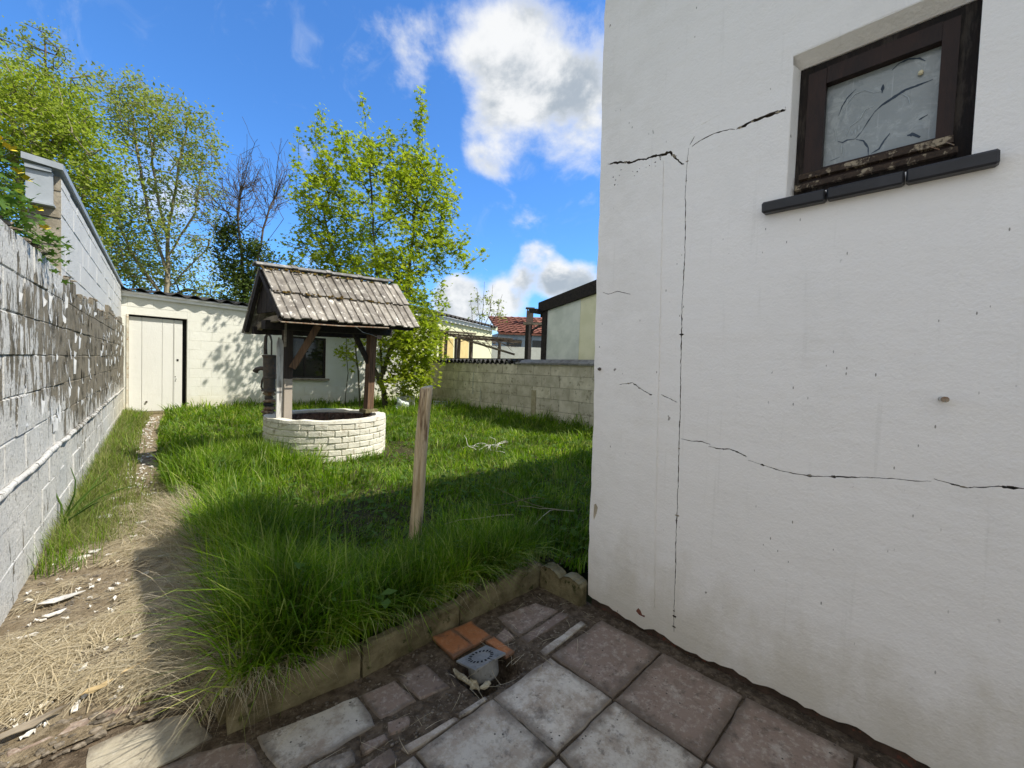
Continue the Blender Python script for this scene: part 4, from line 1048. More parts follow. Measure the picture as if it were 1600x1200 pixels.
# pergola, lantern, post beyond the wall --------------------------------
pg = thing('pergola', 'collapsing timber pergola tangled with dead vine behind the grey wall', 'pergola', (8.0, 10.7, 0))
for a, b, r in (((7.1, 11.55, 2.58), (7.85, 10.85, 2.33), .035), ((7.68, 10.975, 2.34), (9.35, 9.35, 1.72), .032), ((7.18, 11.474, 2.34), (9.3, 9.4, 2.2), .028), ((7.55, 11.3, 2.40), (8.7, 10.5, 2.36), .03), ((8.0, 10.6, 2.2), (9.6, 9.3, 2.13), .035), ((7.9, 10.5, 2.20), (9.1, 9.45, 1.80), .018)):
    q = MB(); q.beam(a, b, r * 1.6, r * 2, jit=.006); link('beam', q, random.choice((M['grey_wood'], M['branch'])), pg, a)
for x, y, zt in ((7.54, 11.11, 2.45), (8.06, 10.6, 2.25), (8.36, 10.3, 2.25), (7.75, 10.9, 2.3), (9.0, 9.75, 2.1)):
    q = MB(); q.beam((x, y, -.1), (x + random.uniform(-.08, .08), y, zt), .07, .07, up=(1, 0, 0)); link('post', q, M['branch'], pg, (x, y, 0))
q = MB(); rv_ = random.Random(4)
for k in range(70):
    t = rv_.random(); p = Vector((7.15, 11.45, 2.38)).lerp(Vector((9.2, 9.5, 2.05)), t) + Vector((rv_.gauss(0, .1), rv_.gauss(0, .12), rv_.gauss(0, .07))); pts = [p]
    d = Vector((.7, -.68, rv_.uniform(-.35, .1))) * rv_.choice((1, 1, -1))
    for i in range(5): d = (d + Vector([rv_.gauss(0, .25) for _ in range(3)])).normalized(); pts.append(pts[-1] + d * rv_.uniform(.06, .16))
    q.tube(pts, [.012, .011, .01, .008, .006, .003], 4, False)
tag(link('dead_vine', q, M['branch'], pg, (8, 10.5, 2.2)), kind='stuff')
ln = thing('lantern', 'old dark lantern on the pergola end by the maple leaves', 'lantern', (7.50, 11.16, 2.50))
q = MB(); q.lathe([(.05, 0), (.085, .03), (.10, .17), (.085, .20)], (7.5, 11.16, 2.50), 6); link('glass_body', q, M['dark_glass'], ln, (7.5, 11.16, 2.5))
q = MB(); q.lathe([(.13, .20), (.06, .29), (.02, .31), (.015, .36)], (7.5, 11.16, 2.50), 6); link('cap', q, M['iron'], ln, (7.5, 11.16, 2.7))
gp = thing('gallows_post', 'dark timber post with a curved bracket beside the lean-to', 'post', (8.5, 8.0, 0))
q = MB(); q.beam((8.52, 8.0, -.1), (8.50, 7.98, 2.50), .13, .13, up=(1, 0, 0)); link('shaft', q, M['dark_wood'], gp, (8.5, 8, 0))
q = MB(); q.tube([(8.50, 7.98, 2.15), (8.58, 7.88, 2.38), (8.72, 7.75, 2.50), (8.9, 7.6, 2.54)], .035, 6); link('bracket', q, M['dark_wood'], gp, (8.5, 8, 2.2))
q = MB(); q.beam((8.40, 8.1, 2.54), (9.1, 7.4, 2.56), .1, .06); link('cap_beam', q, M['grey_wood'], gp, (8.5, 8, 2.5))
wt = thing('wall_lamp', 'white globe wall lamp on a black bracket under the pergola', 'lamp', (7.35, 11.3, 1.9))
q = MB(); q.lump((7.35, 11.3, 2.08), (.10, .10, .13), 2, .05); q.smooth = True; link('globe', q, M['white_fascia'], wt, (7.35, 11.3, 2))
q = MB(); q.lathe([(.03, -.30), (.10, -.10), (.11, -.02)], (7.35, 11.3, 1.98), 8); link('holder', q, M['black'], wt, (7.35, 11.3, 1.8))

# ------------------------------------------------------------------ the well
WC = Vector((2.129, 5.553, 0)); PH = radians(8); U = Vector((cos(PH), sin(PH), 0)); Wv = Vector((-sin(PH), cos(PH), 0))
well = thing('garden_well', 'round whitewashed brick well under a small tiled roof on the lawn', 'well', WC)
wp = lambda u, o, z: WC + U * u + Wv * o + Vector((0, 0, z))
RO, RI = .727, .615; NB = 31; BH = .0752
bms = [bevel_box('well_brick', (.141, .10, BH - .010), .007, .0045, 40 + i) for i in range(6)]
for mm in bms: mm.materials.append(M['brick_white'])
for r in range(7):
    for i in range(NB):
        a = 2 * pi * (i + .5 * (r % 2)) / NB + random.uniform(-.006, .006)
        p = WC + Vector((cos(a), sin(a), 0)) * (RO - .05 + random.uniform(-.0035, .0035)) + Vector((0, 0, .012 + BH * (r + .5)))
        link('brick', random.choice(bms), None, well, loc=p, rot=(random.uniform(-.02, .02), random.uniform(-.02, .02), a + pi / 2))


def ring(r0, r1, z0, z1, wob=0.0, n=72):
    mb = MB(); vs = []
    for i in range(n):
        a = 2 * pi * i / n; wz = wob * fbm(cos(a) * 3, sin(a) * 3); wr = wob * .5 * fbm(cos(a) * 5 + 4, sin(a) * 5)
        c, s = cos(a), sin(a); vs += [(WC.x + c * r0, WC.y + s * r0, z0), (WC.x + c * (r1 + wr), WC.y + s * (r1 + wr), z0), (WC.x + c * (r1 + wr - .006), WC.y + s * (r1 + wr - .006), z1 + wz), (WC.x + c * r0, WC.y + s * r0, z1 + wz)]
    mb.add(vs, [(4 * i + j, 4 * ((i + 1) % n) + j, 4 * ((i + 1) % n) + (j + 1) % 4, 4 * i + (j + 1) % 4) for i in range(n) for j in range(4)]); return mb


link('mortar_core', ring(RI + .012, RO - .0065, -.1, .535), M['brick_white'], well, WC)
link('rim', ring(RI - .012, RO + .004, .5395, .575, .012), M['brick_white'], well, WC)
ims = [bevel_box('inner_brick', (.062, .06, .20), .005, .004, 60 + i) for i in range(4)]
for mm in ims: mm.materials.append(M['well_dark'])
for r, z in enumerate((.43, .22)):
    for i in range(56):
        a = 2 * pi * (i + .5 * r) / 56; p = WC + Vector((cos(a), sin(a), 0)) * (RI - .018 + random.uniform(-.004, .004)) + Vector((0, 0, z))
        if sin(a - .35) < -.35: continue
        link('lining_brick', random.choice(ims), None, well, loc=p, rot=(0, 0, a + pi / 2))
q = MB(); q.lathe([(RI, -.05), (RI, .02)], WC, 40); link('well_bottom', q, M['soil'], well, WC)
# timber
def part_beam(name, a, b, w_, h_, m2, up=(0, 0, 1), jit=.003):
    q = MB(); q.beam(a, b, w_, h_, up, jit); return link(name, q, m2, well, a)


part_beam('post', wp(-.535, -.02, .50), wp(-.535, -.02, 1.76), .085, .095, M['post_pale'], tuple(U))
part_beam('post', wp(.60, .0, .50), wp(.635, .0, 1.80), .10, .10, M['post_wood'], tuple(U))
q = MB(); q.box(wp(.60, -.01, .590), (.20, .16, .05), PH, jit=.004); link('post_base', q, M['kerb'], well, wp(.6, 0, .59))
part_beam('brace', wp(-.50, -.075, 1.17), wp(-.27, -.22, 1.70), .05, .075, M['post_wood'])
part_beam('brace', wp(.60, .01, 1.26), wp(.37, .03, 1.68), .05, .06, M['dark_wood'])
part_beam('plate_beam', wp(-.82, -.05, 1.66), wp(.90, -.05, 1.73), .11, .10, M['dark_wood'])
ZR = lambda u: 2.315 + .075 * (u + .9); 
ZEF = lambda u: 1.715 + .045 * (u + .86)
ZEB = lambda u: 1.585 + .045 * (u + .86)
EF, EB = -.55, .40
part_beam('eaves_beam', wp(-.80, EF + .10, ZEF(-.8) - .005), wp(.97, EF + .10, ZEF(.97) - .005), .06, .09, M['dark_wood'])
part_beam('eaves_beam', wp(-.80, EB - .12, ZEB(-.8) + .02), wp(.97, EB - .12, ZEB(.97) + .02), .06, .09, M['dark_wood'])
for uu in (-.74, .80):
    # curved tie beam from front to back eave
    pts = [wp(uu, EB - .05 + (EF + .10 - EB + .05) * t, ZEB(uu) + .02 + (ZEF(uu) - ZEB(uu) - .02) * t + .055 * sin(pi * t) ** 1.0) for t in [i / 8 for i in range(9)]]
    for a, b in zip(pts, pts[1:]): pass
    q = MB(); vs = []
    for p in pts:
        for du_, dz_ in ((-.025, -.035), (.025, -.035), (.025, .03), (-.025, .03)): vs.append(p + U * du_ + Vector((0, 0, dz_)))
    q.add(vs, [(4 * i + j, 4 * i + (j + 1) % 4, 4 * i + 4 + (j + 1) % 4, 4 * i + 4 + j) for i in range(8) for j in range(4)] + [(3, 2, 1, 0), (32, 33, 34, 35)]); link('tie_beam', q, M['grey_wood'], well, pts[0])
for uu in (-.83, -.45, .0, .45, .98):
    for eo, ze in ((EF, ZEF), (EB, ZEB)):
        part_beam('rafter', wp(uu, eo * .96, ze(uu) + .005), wp(uu, .0, ZR(uu) - .06), .045, .05, M['dark_wood'])
for k in range(6):       # gable boarding, left end
    t0, t1 = k / 6, (k + 1) / 6; o0, o1 = EF * .85 + (EB - EF) * .85 * t0, EF * .85 + (EB - EF) * .85 * t1
    zt = lambda o: ZR(-.8) - .09 - (abs(o) / (abs(EF) if o < 0 else EB)) * (ZR(-.8) - .07 - (ZEF(-.8) if o < 0 else ZEB(-.8)))
    if min(zt(o0), zt(o1)) - 1.80 < .02: continue
    q = MB(); vs = [wp(u, o, z) for u in (-.79, -.77) for o, z in ((o0 + .003, 1.80), (o1 - .003, 1.80), (o1 - .003, zt(o1)), (o0 + .003, zt(o0)))]
    q.add(vs, [(0, 1, 2, 3), (7, 6, 5, 4), (0, 4, 5, 1), (1, 5, 6, 2), (2, 6, 7, 3), (3, 7, 4, 0)]); link('gable_board', q, M['dark_wood'], well, wp(-.78, o0, 1.9))
# roof tiles: profiled concrete pans, two courses each side
TP = [(0, .026), (.06, .028), (.085, .006), (.30, .004), (.33, .020), (.42, .020), (.45, .004), (.66, .004), (.69, .024), (.95, .028), (1.0, .012)]
NTL = 6; UL, UR_ = -.86, 1.01


def tile(u0, u1, eo, ze, t0, t1, lift, name='roof_tile'):
    q = MB(); vs = []; nP = len(TP)
    for t in (t0, t1):
        for th in (0, -.017):
            for a, h in TP:
                u = u0 + (u1 - u0) * a; zr, zee = ZR(u), ze(u); o = eo * (1 - t); z = zee + (zr - zee) * t
                sl = Vector((0, eo, zee - zr)).normalized(); nrm = Vector((0, -sl.z * (1 if eo < 0 else 1), sl.y)); nrm = nrm if nrm.z > 0 else -nrm
                k = h + th + lift * (1.0 if t == t0 else 0.15)
                vs.append(wp(u, o, z) + Wv * (nrm.y * k) + Vector((0, 0, nrm.z * k)))
    fs = []
    for i in range(nP - 1):
        fs += [(i, i + 1, 2 * nP + i + 1, 2 * nP + i), (nP + i, 3 * nP + i, 3 * nP + i + 1, nP + i + 1), (i, nP + i, nP + i + 1, i + 1), (2 * nP + i, 2 * nP + i + 1, 3 * nP + i + 1, 3 * nP + i)]
    fs += [(0, 2 * nP, 3 * nP, nP), (nP - 1, 2 * nP - 1, 4 * nP - 1, 3 * nP - 1)]
    q.add(vs, fs); return link(name, q, M['roof_tile'], well, vs[0])


for eo, ze in ((EF, ZEF), (EB, ZEB)):
    for c, (t0, t1) in enumerate(((-.03, .50), (.45, .96))):
        for i in range(NTL):
            a = UL + (UR_ - UL) * i / NTL + .002 + random.uniform(-.003, .003) + (.01 if c else 0); b = UL + (UR_ - UL) * (i + 1) / NTL - .001 + (.01 if c else 0)
            tile(a, b, eo, ze, t0 + random.uniform(-.012, .012), t1, .012 + .014 * c + random.uniform(0, .006))
for i, (a, b) in enumerate(((-.90, -.47), (-.475, -.04), (-.045, .40), (.395, .90))):
    q = MB(); vs = []; nn = 5
    for u, lf in ((a, .0), (b - .05, .004), (b - .05, .012), (b + .02, .014)):
        for k in range(nn):
            an = radians(-58 + 116 * k / (nn - 1)); r = .085 + lf; vs.append(wp(u, r * sin(an), ZR(u) - .035 + r * cos(an) + random.uniform(-.001, .001)))
        for k in range(nn):
            an = radians(-58 + 116 * k / (nn - 1)); r = .068 + lf; vs.append(wp(u, r * sin(an), ZR(u) - .035 + r * cos(an)))
    fs = []
    for s_ in range(3):
        b0 = s_ * 2 * nn; b1 = b0 + 2 * nn
        for k in range(nn - 1): fs += [(b0 + k, b0 + k + 1, b1 + k + 1, b1 + k), (b0 + nn + k, b1 + nn + k, b1 + nn + k + 1, b0 + nn + k + 1)]
        fs += [(b0, b1, b1 + nn, b0 + nn), (b0 + nn - 1, b0 + 2 * nn - 1, b1 + 2 * nn - 1, b1 + nn - 1)]
    for b0 in (0, 3 * 2 * nn):
        for k in range(nn - 1): fs.append((b0 + k, b0 + nn + k, b0 + nn + k + 1, b0 + k + 1))
    q.add(vs, fs); link('ridge_tile', q, M['ridge'], well, wp(a, 0, ZR(a)))
ms = MB(); rm = random.Random(9)
for k in range(75):
    u = rm.uniform(UL, .7) if k < 45 else rm.uniform(UL, 0); t = (.46 if k % 2 else .90) + rm.uniform(-.02, .02); o = EF * (1 - t); z = ZEF(u) + (ZR(u) - ZEF(u)) * t
    s_ = rm.uniform(.006, .017); ms.lump(wp(u, o - .035, z + .035 - (.01 if k % 2 else 0)), (s_ * 1.6, s_, s_ * .9), 1, .5, k)
tag(link('moss_cushions', ms, M['moss'], well, wp(0, EF * .5, 2)), kind='stuff')
q = MB(); q.tube([wp(-.85, EF - .02, ZEF(-.85) - .05), wp(-.2, EF - .03, ZEF(-.2) - .055), wp(.50, EF - .02, ZEF(.5) - .04)], .007, 6); link('gutter_rod', q, M['rust'], well, wp(-.8, EF, 1.7))
for u in (-.85, -.50, .1, .50):
    q = MB(); q.tube([wp(u, EF - .02, ZEF(u) - .05), wp(u, EF + .06, ZEF(u) - .02)], .005, 5); link('rod_hook', q, M['rust'], well, wp(u, EF, 1.7))
q = MB(); q.tube([wp(.02, EF - .02, ZEF(0) - .05), wp(.2, EF + .1, ZEF(.2) - .11), wp(.45, -.30, ZEF(.4) - .13), wp(.64, -.10, ZEF(.6) - .14)], .003, 4); link('wire', q, M['zinc'], well, wp(0, EF, 1.7))
# white pump board on the left post
q = MB(); vs = [wp(u, o, z) for o in (-.035, -.01) for u, z in ((-.655, .50), (-.585, .50), (-.585, 1.44), (-.60, 1.50), (-.64, 1.53), (-.655, 1.46))]
q.add(vs, [(0, 1, 2, 3, 4, 5), (11, 10, 9, 8, 7, 6)] + [(i, 6 + i, 6 + (i + 1) % 6, (i + 1) % 6) for i in range(6)]); link('pump_board', q, M['board_white'], well, wp(-.62, -.02, .5))
part_beam('drop_pole', wp(-.60, -.10, 1.42), wp(-.60, -.10, 1.72), .022, .022, M['grey_wood'], tuple(U))

# hand pump, clamped to the board
PC = Vector((1.552, 5.985, 0)); pump = thing('hand_pump', 'old cast iron hand pump with spout at the left side of the well', 'pump', (PC.x, PC.y, .55))
PR = lambda dx, dz: PC + rgt * dx + Vector((0, 0, dz))
q = MB(); q.lathe([(.092, .855), (.092, .875), (.068, .885), (.070, 1.02), (.075, 1.025), (.075, 1.045), (.072, 1.05), (.076, 1.29), (.086, 1.30), (.088, 1.322), (.06, 1.326)], PC, 20); q.smooth = False; link('barrel', q, M['iron'], pump, PC)
q = MB(); q.tube([PR(-.06, 1.145), PR(-.12, 1.15), PR(-.165, 1.135), PR(-.185, 1.10)], [.028, .026, .03, .036], 10); q.smooth = True; link('spout', q, M['iron'], pump, PR(-.1, 1.14))
q = MB(); q.tube([PR(.02, 1.32), PR(.02, 1.50), PR(0, 1.57), PR(-.035, 1.59), PR(-.055, 1.55), PR(-.06, 1.42), PR(-.055, 1.33)], [.010, .010, .014, .017, .019, .022, .022], 8); q.smooth = True; link('yoke', q, M['iron'], pump, PR(0, 1.4))
q = MB(); q.tube([PR(-.065, 1.06), PR(-.095, .99), PR(-.105, .91), PR(-.085, .875)], [.012, .013, .012, .010], 8); q.smooth = True; link('lever', q, M['iron'], pump, PR(-.08, 1))
q = MB(); q.beam(PR(.05, 1.075), PR(.16, 1.065) , .02, .015); q.beam(PR(.05, 1.045), PR(.15, 1.03), .02, .012); link('clamp', q, M['iron'], pump, PR(.1, 1.06))
for k, (z, sx, sz, dx, m2) in enumerate(((.83, .072, .035, .005, 'rust'), (.775, .050, .04, -.005, 'iron'), (.735, .085, .028, .012, 'rust'), (.685, .060, .035, .0, 'stone'), (.64, .075, .032, .008, 'rust'), (.595, .085, .03, -.012, 'rust'), (.555, .07, .03, .0, 'iron'))):
    q = MB(); q.lump(PR(dx, z), (sx, sx * .9, sz), 2, .35, k * 3.3); q.smooth = True; link('base_fitting', q, M[m2], pump, PR(dx, z))
q = MB(); q.lump(PR(.03, .71), (.018, .018, .02), 1, .2); link('base_fitting', q, M['white_chip'], pump, PR(.03, .71))

# ------------------------------------------------------------------ stake in the foreground
sk = thing('wooden_stake', 'round weathered wooden stake with a long split, standing in the grass by the kerb', 'stake', (1.44, 2.29, .09))
q = MB(); K = 14; vs = []; prof = [radians(-100 + 0), ]
angs = [radians(a) for a in (-75, -50, -25, 0, 25, 60, 100, 140, 175, 205, 231, 236, 241, 262)]
base = Vector((1.437, 2.30, .0)); topp = Vector((1.458, 2.232, 1.118)); tocam = math.atan2(-2.25, -1.45)
for i in range(K + 1):
    t = i / K; c = base.lerp(topp, t) + Vector((.006 * sin(t * 7), .005 * cos(t * 5), 0)); z = c.z
    for k, a in enumerate(angs):
        r = .0395 * (1 + .05 * fbm(a, t * 6, 2)) ; 
        if k == 10: r *= .55 if t > .35 else .93      # the split
        aa = a - radians(233) + tocam + .12
        vs.append((c.x + r * cos(aa), c.y + r * sin(aa), z + (.012 * cos(a) if i == K else 0)))
n = len(angs); q.add(vs, [(i * n + j, i * n + (j + 1) % n, (i + 1) * n + (j + 1) % n, (i + 1) * n + j) for i in range(K) for j in range(n)] + [tuple(range(K * n, K * n + n))])
q.smooth = True; link('shaft', q, M['stake'], sk, base)

# ------------------------------------------------------------------ drain and bits on the terrace
dg = thing('floor_drain', 'loose grey plastic floor drain tilted in its hole beside the orange tiles', 'drain', (1.18, 1.30, 0))
Md = Matrix.Rotation(radians(-3), 3, 'Z') @ Matrix.Rotation(radians(-15), 3, 'X')
dc = Vector((1.150, 1.286, .024))
q = MB(); q.box(dc, (.162, .136, .007), M=Md); link('plate', q, M['plastic_grey'], dg, dc)
q = MB(); q.lathe([(.056, -.075), (.060, -.068), (.064, -.003)], dc + Md @ Vector((.004, -.004, 0)), 28, Md @ Matrix.Diagonal((1.08, .92, 1))); q.smooth = False; link('cup', q, M['plastic_grey'], dg, dc)
q = MB(); n = 32
vs = []
for i in range(n):
    a = 2 * pi * i / n
    for r, z in ((.056, .0032), (.056, .0052), (.034, .0052), (.034, .0032)): vs.append(dc + Md @ Vector((r * cos(a) * 1.08, r * sin(a), z)))
q.add(vs, [(4 * i + j, 4 * ((i + 1) % n) + j, 4 * ((i + 1) % n) + (j + 1) % 4, 4 * i + (j + 1) % 4) for i in range(n) for j in range(4)]); G = link('grate', q, M['plastic_grey'], dg, dc)
for i in range(18):
    a = 2 * pi * i / 18; q = MB(); c = dc + Md @ Vector((.045 * cos(a) * 1.08, .045 * sin(a), .0042)); q.box(c, (.014, .0085, .0030), M=Md @ Matrix.Rotation(a, 3, 'Z')); link('slot', q, M['black'], G, c)
q = MB(); q.lump((1.048, 1.285, -.008), (.010, .050, .010), 3, .8, 3); q.lump((1.062, 1.225, -.010), (.014, .030, .010), 3, .8, 5); q.lump((1.092, 1.190, -.012), (.024, .012, .008), 3, .45, 8)
tag(link('mortar_lump', q, M['yellow_mortar'], None, (1.05, 1.27, -.02)), 'crumbling pale yellow mortar at the near edge of the drain hole', 'mortar')
q = MB(); q.lump((-.34, 2.62, .03), (.05, .07, .035), 2, .5, 2); tag(link('dark_stone', q, M['stone'], None, (-.34, 2.62, 0)), 'dark stone lying at the foot of the peeling wall', 'stone')
q = MB(); q.lump((.12, 2.30, .015), (.075, .035, .008), 2, .5, 9); tag(link('slate_shard', q, M['stone'], None, (.12, 2.3, 0)), 'flat dark slate shard lying in the straw', 'slate')

# gravel and debris
gv = MB(); rg_ = random.Random(3)
for k in range(900):
    if k < 170: x, y = rg_.uniform(.66, 1.36), rg_.gauss(1.205, .035)
    elif k < 280: x, y = rg_.uniform(1.3, 1.87), rg_.uniform(1.14, 1.52)
    elif k < 340: x, y = rg_.uniform(.4, 1.1), rg_.gauss(1.50, .035)
    else: y = 1.85 + 2.6 * rg_.random() ** 1.6; x = rg_.uniform(WX(y) + .03, .3)
    if 1.03 < x < 1.31 and 1.15 < y < 1.56: continue
    s_ = rg_.uniform(.0018, .0055) * (rg_.uniform(.8, 3.2) if k > 340 else 1); gv.lump((x, y, -.008 + .010 * (y > 1.85)), (s_ * 1.4, s_, s_ * .8), 1, .5, k)
tag(link('gravel', gv, M['gravel']), kind='stuff')
clod = MB()
for k in range(700):
    r = rg_.random()
    if r < .35: x, y = 1.80 + rg_.gauss(0, .035), rg_.uniform(-.6, 1.25)
    elif r < .75: x, y = rg_.uniform(.6, 1.8), rg_.gauss(1.19, .05)
    else: x, y = rg_.uniform(.35, 1.85), rg_.gauss(1.52, .025)
    if 1.03 < x < 1.31 and 1.15 < y < 1.56: continue
    s_ = rg_.uniform(.003, .011); clod.lump((x, y, -.016), (s_ * 1.4, s_ * 1.2, s_ * .7), 1, .6, k)
tag(link('soil_crumbs', clod, M['soil']), kind='stuff')


def flake_mb(x, y, z, sx, sy, rz, seed):
    rr = random.Random(seed); n = 9; q = MB(); top = []
    for i in range(n):
        a = 2 * pi * i / n + rr.uniform(-.2, .2); r = rr.uniform(.6, 1.1); px, py = r * cos(a) * sx, r * sin(a) * sy
        top.append((x + px * cos(rz) - py * sin(rz), y + px * sin(rz) + py * cos(rz), z + rr.uniform(-.004, .010)))
    c = (x, y, z + .004); m = len(top)
    q.add(top + [c] + [(a, b, d - .003) for a, b, d in top], [(i, (i + 1) % m, m) for i in range(m)] + [(i, m + 1 + i, m + 1 + (i + 1) % m, (i + 1) % m) for i in range(m)]); return q


big = [(-.13, 3.02, .085, .028, .2), (-.16, 2.86, .05, .018, .3), (.17, 2.62, .045, .02, .3), (.12, 2.40, .028, .012, .6), (-.02, 3.62, .045, .03, 1.1), (-.08, 3.55, .05, .02, -.3), (.05, 3.50, .035, .02, .4),
       (.17, 4.55, .05, .03, .0), (.10, 4.85, .06, .035, .4), (-.18, 2.40, .05, .022, .3), (.0, 2.18, .04, .02, .2), (.30, 3.30, .05, .02, .5), (.02, 4.35, .05, .05, 1.0), (-.10, 2.58, .05, .022, .5), (.22, 2.95, .04, .02, .1), (.16, 3.75, .045, .022, .6), (.22, 4.05, .05, .024, .0), (-.05, 2.28, .03, .016, .9), (-.22, 2.70, .035, .02, .2)]
for k, (x, y, sx, sy, rz) in enumerate(big):
    tag(link('paint_flake', flake_mb(x, y, .022 + float(gz(x, y)), sx, sy, rz, k), M['white_chip'], None, (x, y, .01)), 'large white sheet of old paint lying nearest the foot of the peeling wall' if k == 0 else 'white flake of old wall paint lying on the strawy path', 'paint flake', None if k == 0 else 'paint flakes fallen on the path')
ch = MB(); rc = random.Random(8)
for k in range(520):
    y = 2.0 + 9.0 * rc.random() ** 1.4; x = rc.uniform(WX(y) + .03, edge_x(y) - .02) if y < 4.2 else rc.uniform(edge_x(y) - .32, edge_x(y) - .02); s_ = rc.uniform(.003, .011) * (1 + .12 * y)
    f_ = flake_mb(x, y, .014 + float(gz(x, y)), s_ * 1.4, s_ * .8, rc.uniform(0, 3), k + 50); ch.add(f_.v, f_.f)
tag(link('paint_chips', ch, M['white_chip']), kind='stuff')
for (x, y, sx, sy, rz, lab) in ((.0, 1.98 + .12, .055, .016, .4, 'short ochre wood chip lying on the gritty path edge'), (.13, 2.16, .10, .014, .35, 'long split ochre bark strip lying across the straw'), (-.18, 2.02, .10, .02, .25, 'weathered brown stick lying near the brick edging')):
    tag(link('wood_chip', flake_mb(x, y, .03, sx, sy, rz, int(x * 100) + 77), M['grey_wood'] if 'brown' in lab else m_plain('ochre_chip', (.34, .25, .12), (.46, .35, .19), 20, .8, .002, per=0), None, (x, y, .02)), lab, 'wood chip')

# white box and plastic by the maple
bxo = thing('white_crate', 'white plastic crate lying in the grass by the maple foot', 'crate', (5.75, 9.55, .1))
q = MB(); cb = Vector((5.78, 9.72, .29)); Mx = Matrix.Rotation(radians(-38), 3, 'Z') @ Matrix.Rotation(radians(14), 3, 'X'); q.box(cb, (.36, .26, .30), M=Mx, jit=.006); link('body', q, M['white_fascia'], bxo, cb)
for k in (-.10, .02, .13): q = MB(); q.box(cb + Mx @ Vector((k, -.134, .02)), (.012, .008, .24), M=Mx); link('rib', q, M['zinc'], bxo, cb)
q = MB(); vs = []
for i in range(6):
    for j in range(6): vs.append(Vector((5.22 + i * .055, 9.28 - i * .02 + .03 * sin(j * 1.3), .10 + j * .062 + (.05 if i < 2 else -.015 * i))))
q.add(vs, [(6 * i + j, 6 * i + j + 1, 6 * i + j + 7, 6 * i + j + 6) for i in range(5) for j in range(5)])
tag(link('plastic_sheet', q, m_plain('cloudy_plastic', (.45, .50, .47), (.58, .62, .58), 6, .4, .002, per=0), None, (5.3, 9.25, .1)), 'crumpled translucent plastic sheet standing in the grass by the well', 'plastic sheet')
q = MB()
for i in range(9): q.tube([(6.35 + i * .035, 9.35 - i * .03, .1), (6.35 + i * .035, 9.35 - i * .03, .34)], .004, 4)
for k in range(4): q.tube([(6.35, 9.35, .12 + k * .07), (6.63, 9.11, .12 + k * .07)], .004, 4)
tag(link('wire_basket', q, M['zinc'], None, (6.5, 9.2, .1)), 'rusted wire mesh panel in the grass behind the stake', 'wire mesh')

# ------------------------------------------------------------------ trees
def grow(stems, att, pen=.7, seed=0, seg=.35, curve=.35):
    rr = random.Random(seed); pos = []; par = []
    for st_ in stems:
        prev = -1
        for i, p in enumerate(st_):
            p = Vector(p)
            if i == 0 and pos:
                d = [(Vector(q) - p).length for q in pos]; k = d.index(min(d))
                prev = k if d[k] < .6 else -1
                if prev >= 0 and d[k] < .02: continue
            elif prev >= 0:
                a = Vector(pos[prev]); n = max(1, int((p - a).length / seg))
                for j in range(1, n):
                    pos.append(tuple(a.lerp(p, j / n) + Vector((rr.gauss(0, .02), rr.gauss(0, .02), 0)))); par.append(prev); prev = len(pos) - 1
            pos.append(tuple(p)); par.append(prev); prev = len(pos) - 1
    P = np.zeros((len(pos) + len(att) * 14 + 10, 3)); P[:len(pos)] = pos; cnt = len(pos)
    d0 = np.array([np.linalg.norm(P[:cnt] - a, axis=1).min() for a in att]); tips = []
    for ai in np.argsort(d0):
        a = att[ai]; d = np.linalg.norm(P[:cnt] - a, axis=1); cost = d + pen * np.maximum(0, P[:cnt, 2] - a[2] + .15 * d)
        k = int(np.argmin(cost)); s = Vector(P[k]); e = Vector(a); L = (e - s).length; n = min(12, max(1, int(L / seg)))
        ctl = s.lerp(e, .5) + Vector((rr.gauss(0, .08), rr.gauss(0, .08), -curve * .25 + rr.gauss(0, .05))) * L
        prev = k
        for j in range(1, n + 1):
            t = j / n; q = s * (1 - t) ** 2 + ctl * 2 * t * (1 - t) + e * t * t
            P[cnt] = q; par.append(prev); prev = cnt; cnt += 1
        tips.append(prev)
    return P[:cnt], np.array(par), tips


def wood_mesh(name, P, par, tips, r_tip, expo, rmax, n=5):
    c = np.zeros(len(P))
    for t in tips: c[t] += 1
    for i in range(len(P) - 1, -1, -1):
        if par[i] >= 0 and par[i] < i: c[par[i]] += c[i]
    r = np.minimum(r_tip * np.maximum(c, .5) ** expo, rmax); idx = np.where(par >= 0)[0]; A = P[par[idx]]; B = P[idx]; ra = np.minimum(r[par[idx]], r[idx] * 1.6)[:, None]; rb = r[idx][:, None]
    d = B - A; L = np.linalg.norm(d, axis=1, keepdims=True); d = d / np.maximum(L, 1e-6); ref = np.where(np.abs(d[:, 2:3]) > .9, np.array([[1., 0, 0]]), np.array([[0, 0, 1.]]))
    s = np.cross(d, ref); s /= np.linalg.norm(s, axis=1, keepdims=True); q = np.cross(d, s); V = []
    for k in range(n): V.append(A + ra * (cos(2 * pi * k / n) * s + sin(2 * pi * k / n) * q))
    for k in range(n): V.append(B + rb * (cos(2 * pi * k / n) * s + sin(2 * pi * k / n) * q))
    V = np.stack(V, 1).reshape(-1, 3); b = np.arange(len(idx))[:, None] * 2 * n; F_ = np.concatenate([b + np.array([[k, (k + 1) % n, n + (k + 1) % n, n + k]]) for k in range(n)])
    me = np_mesh(name, V, [F_]); me.shade_smooth(); return me


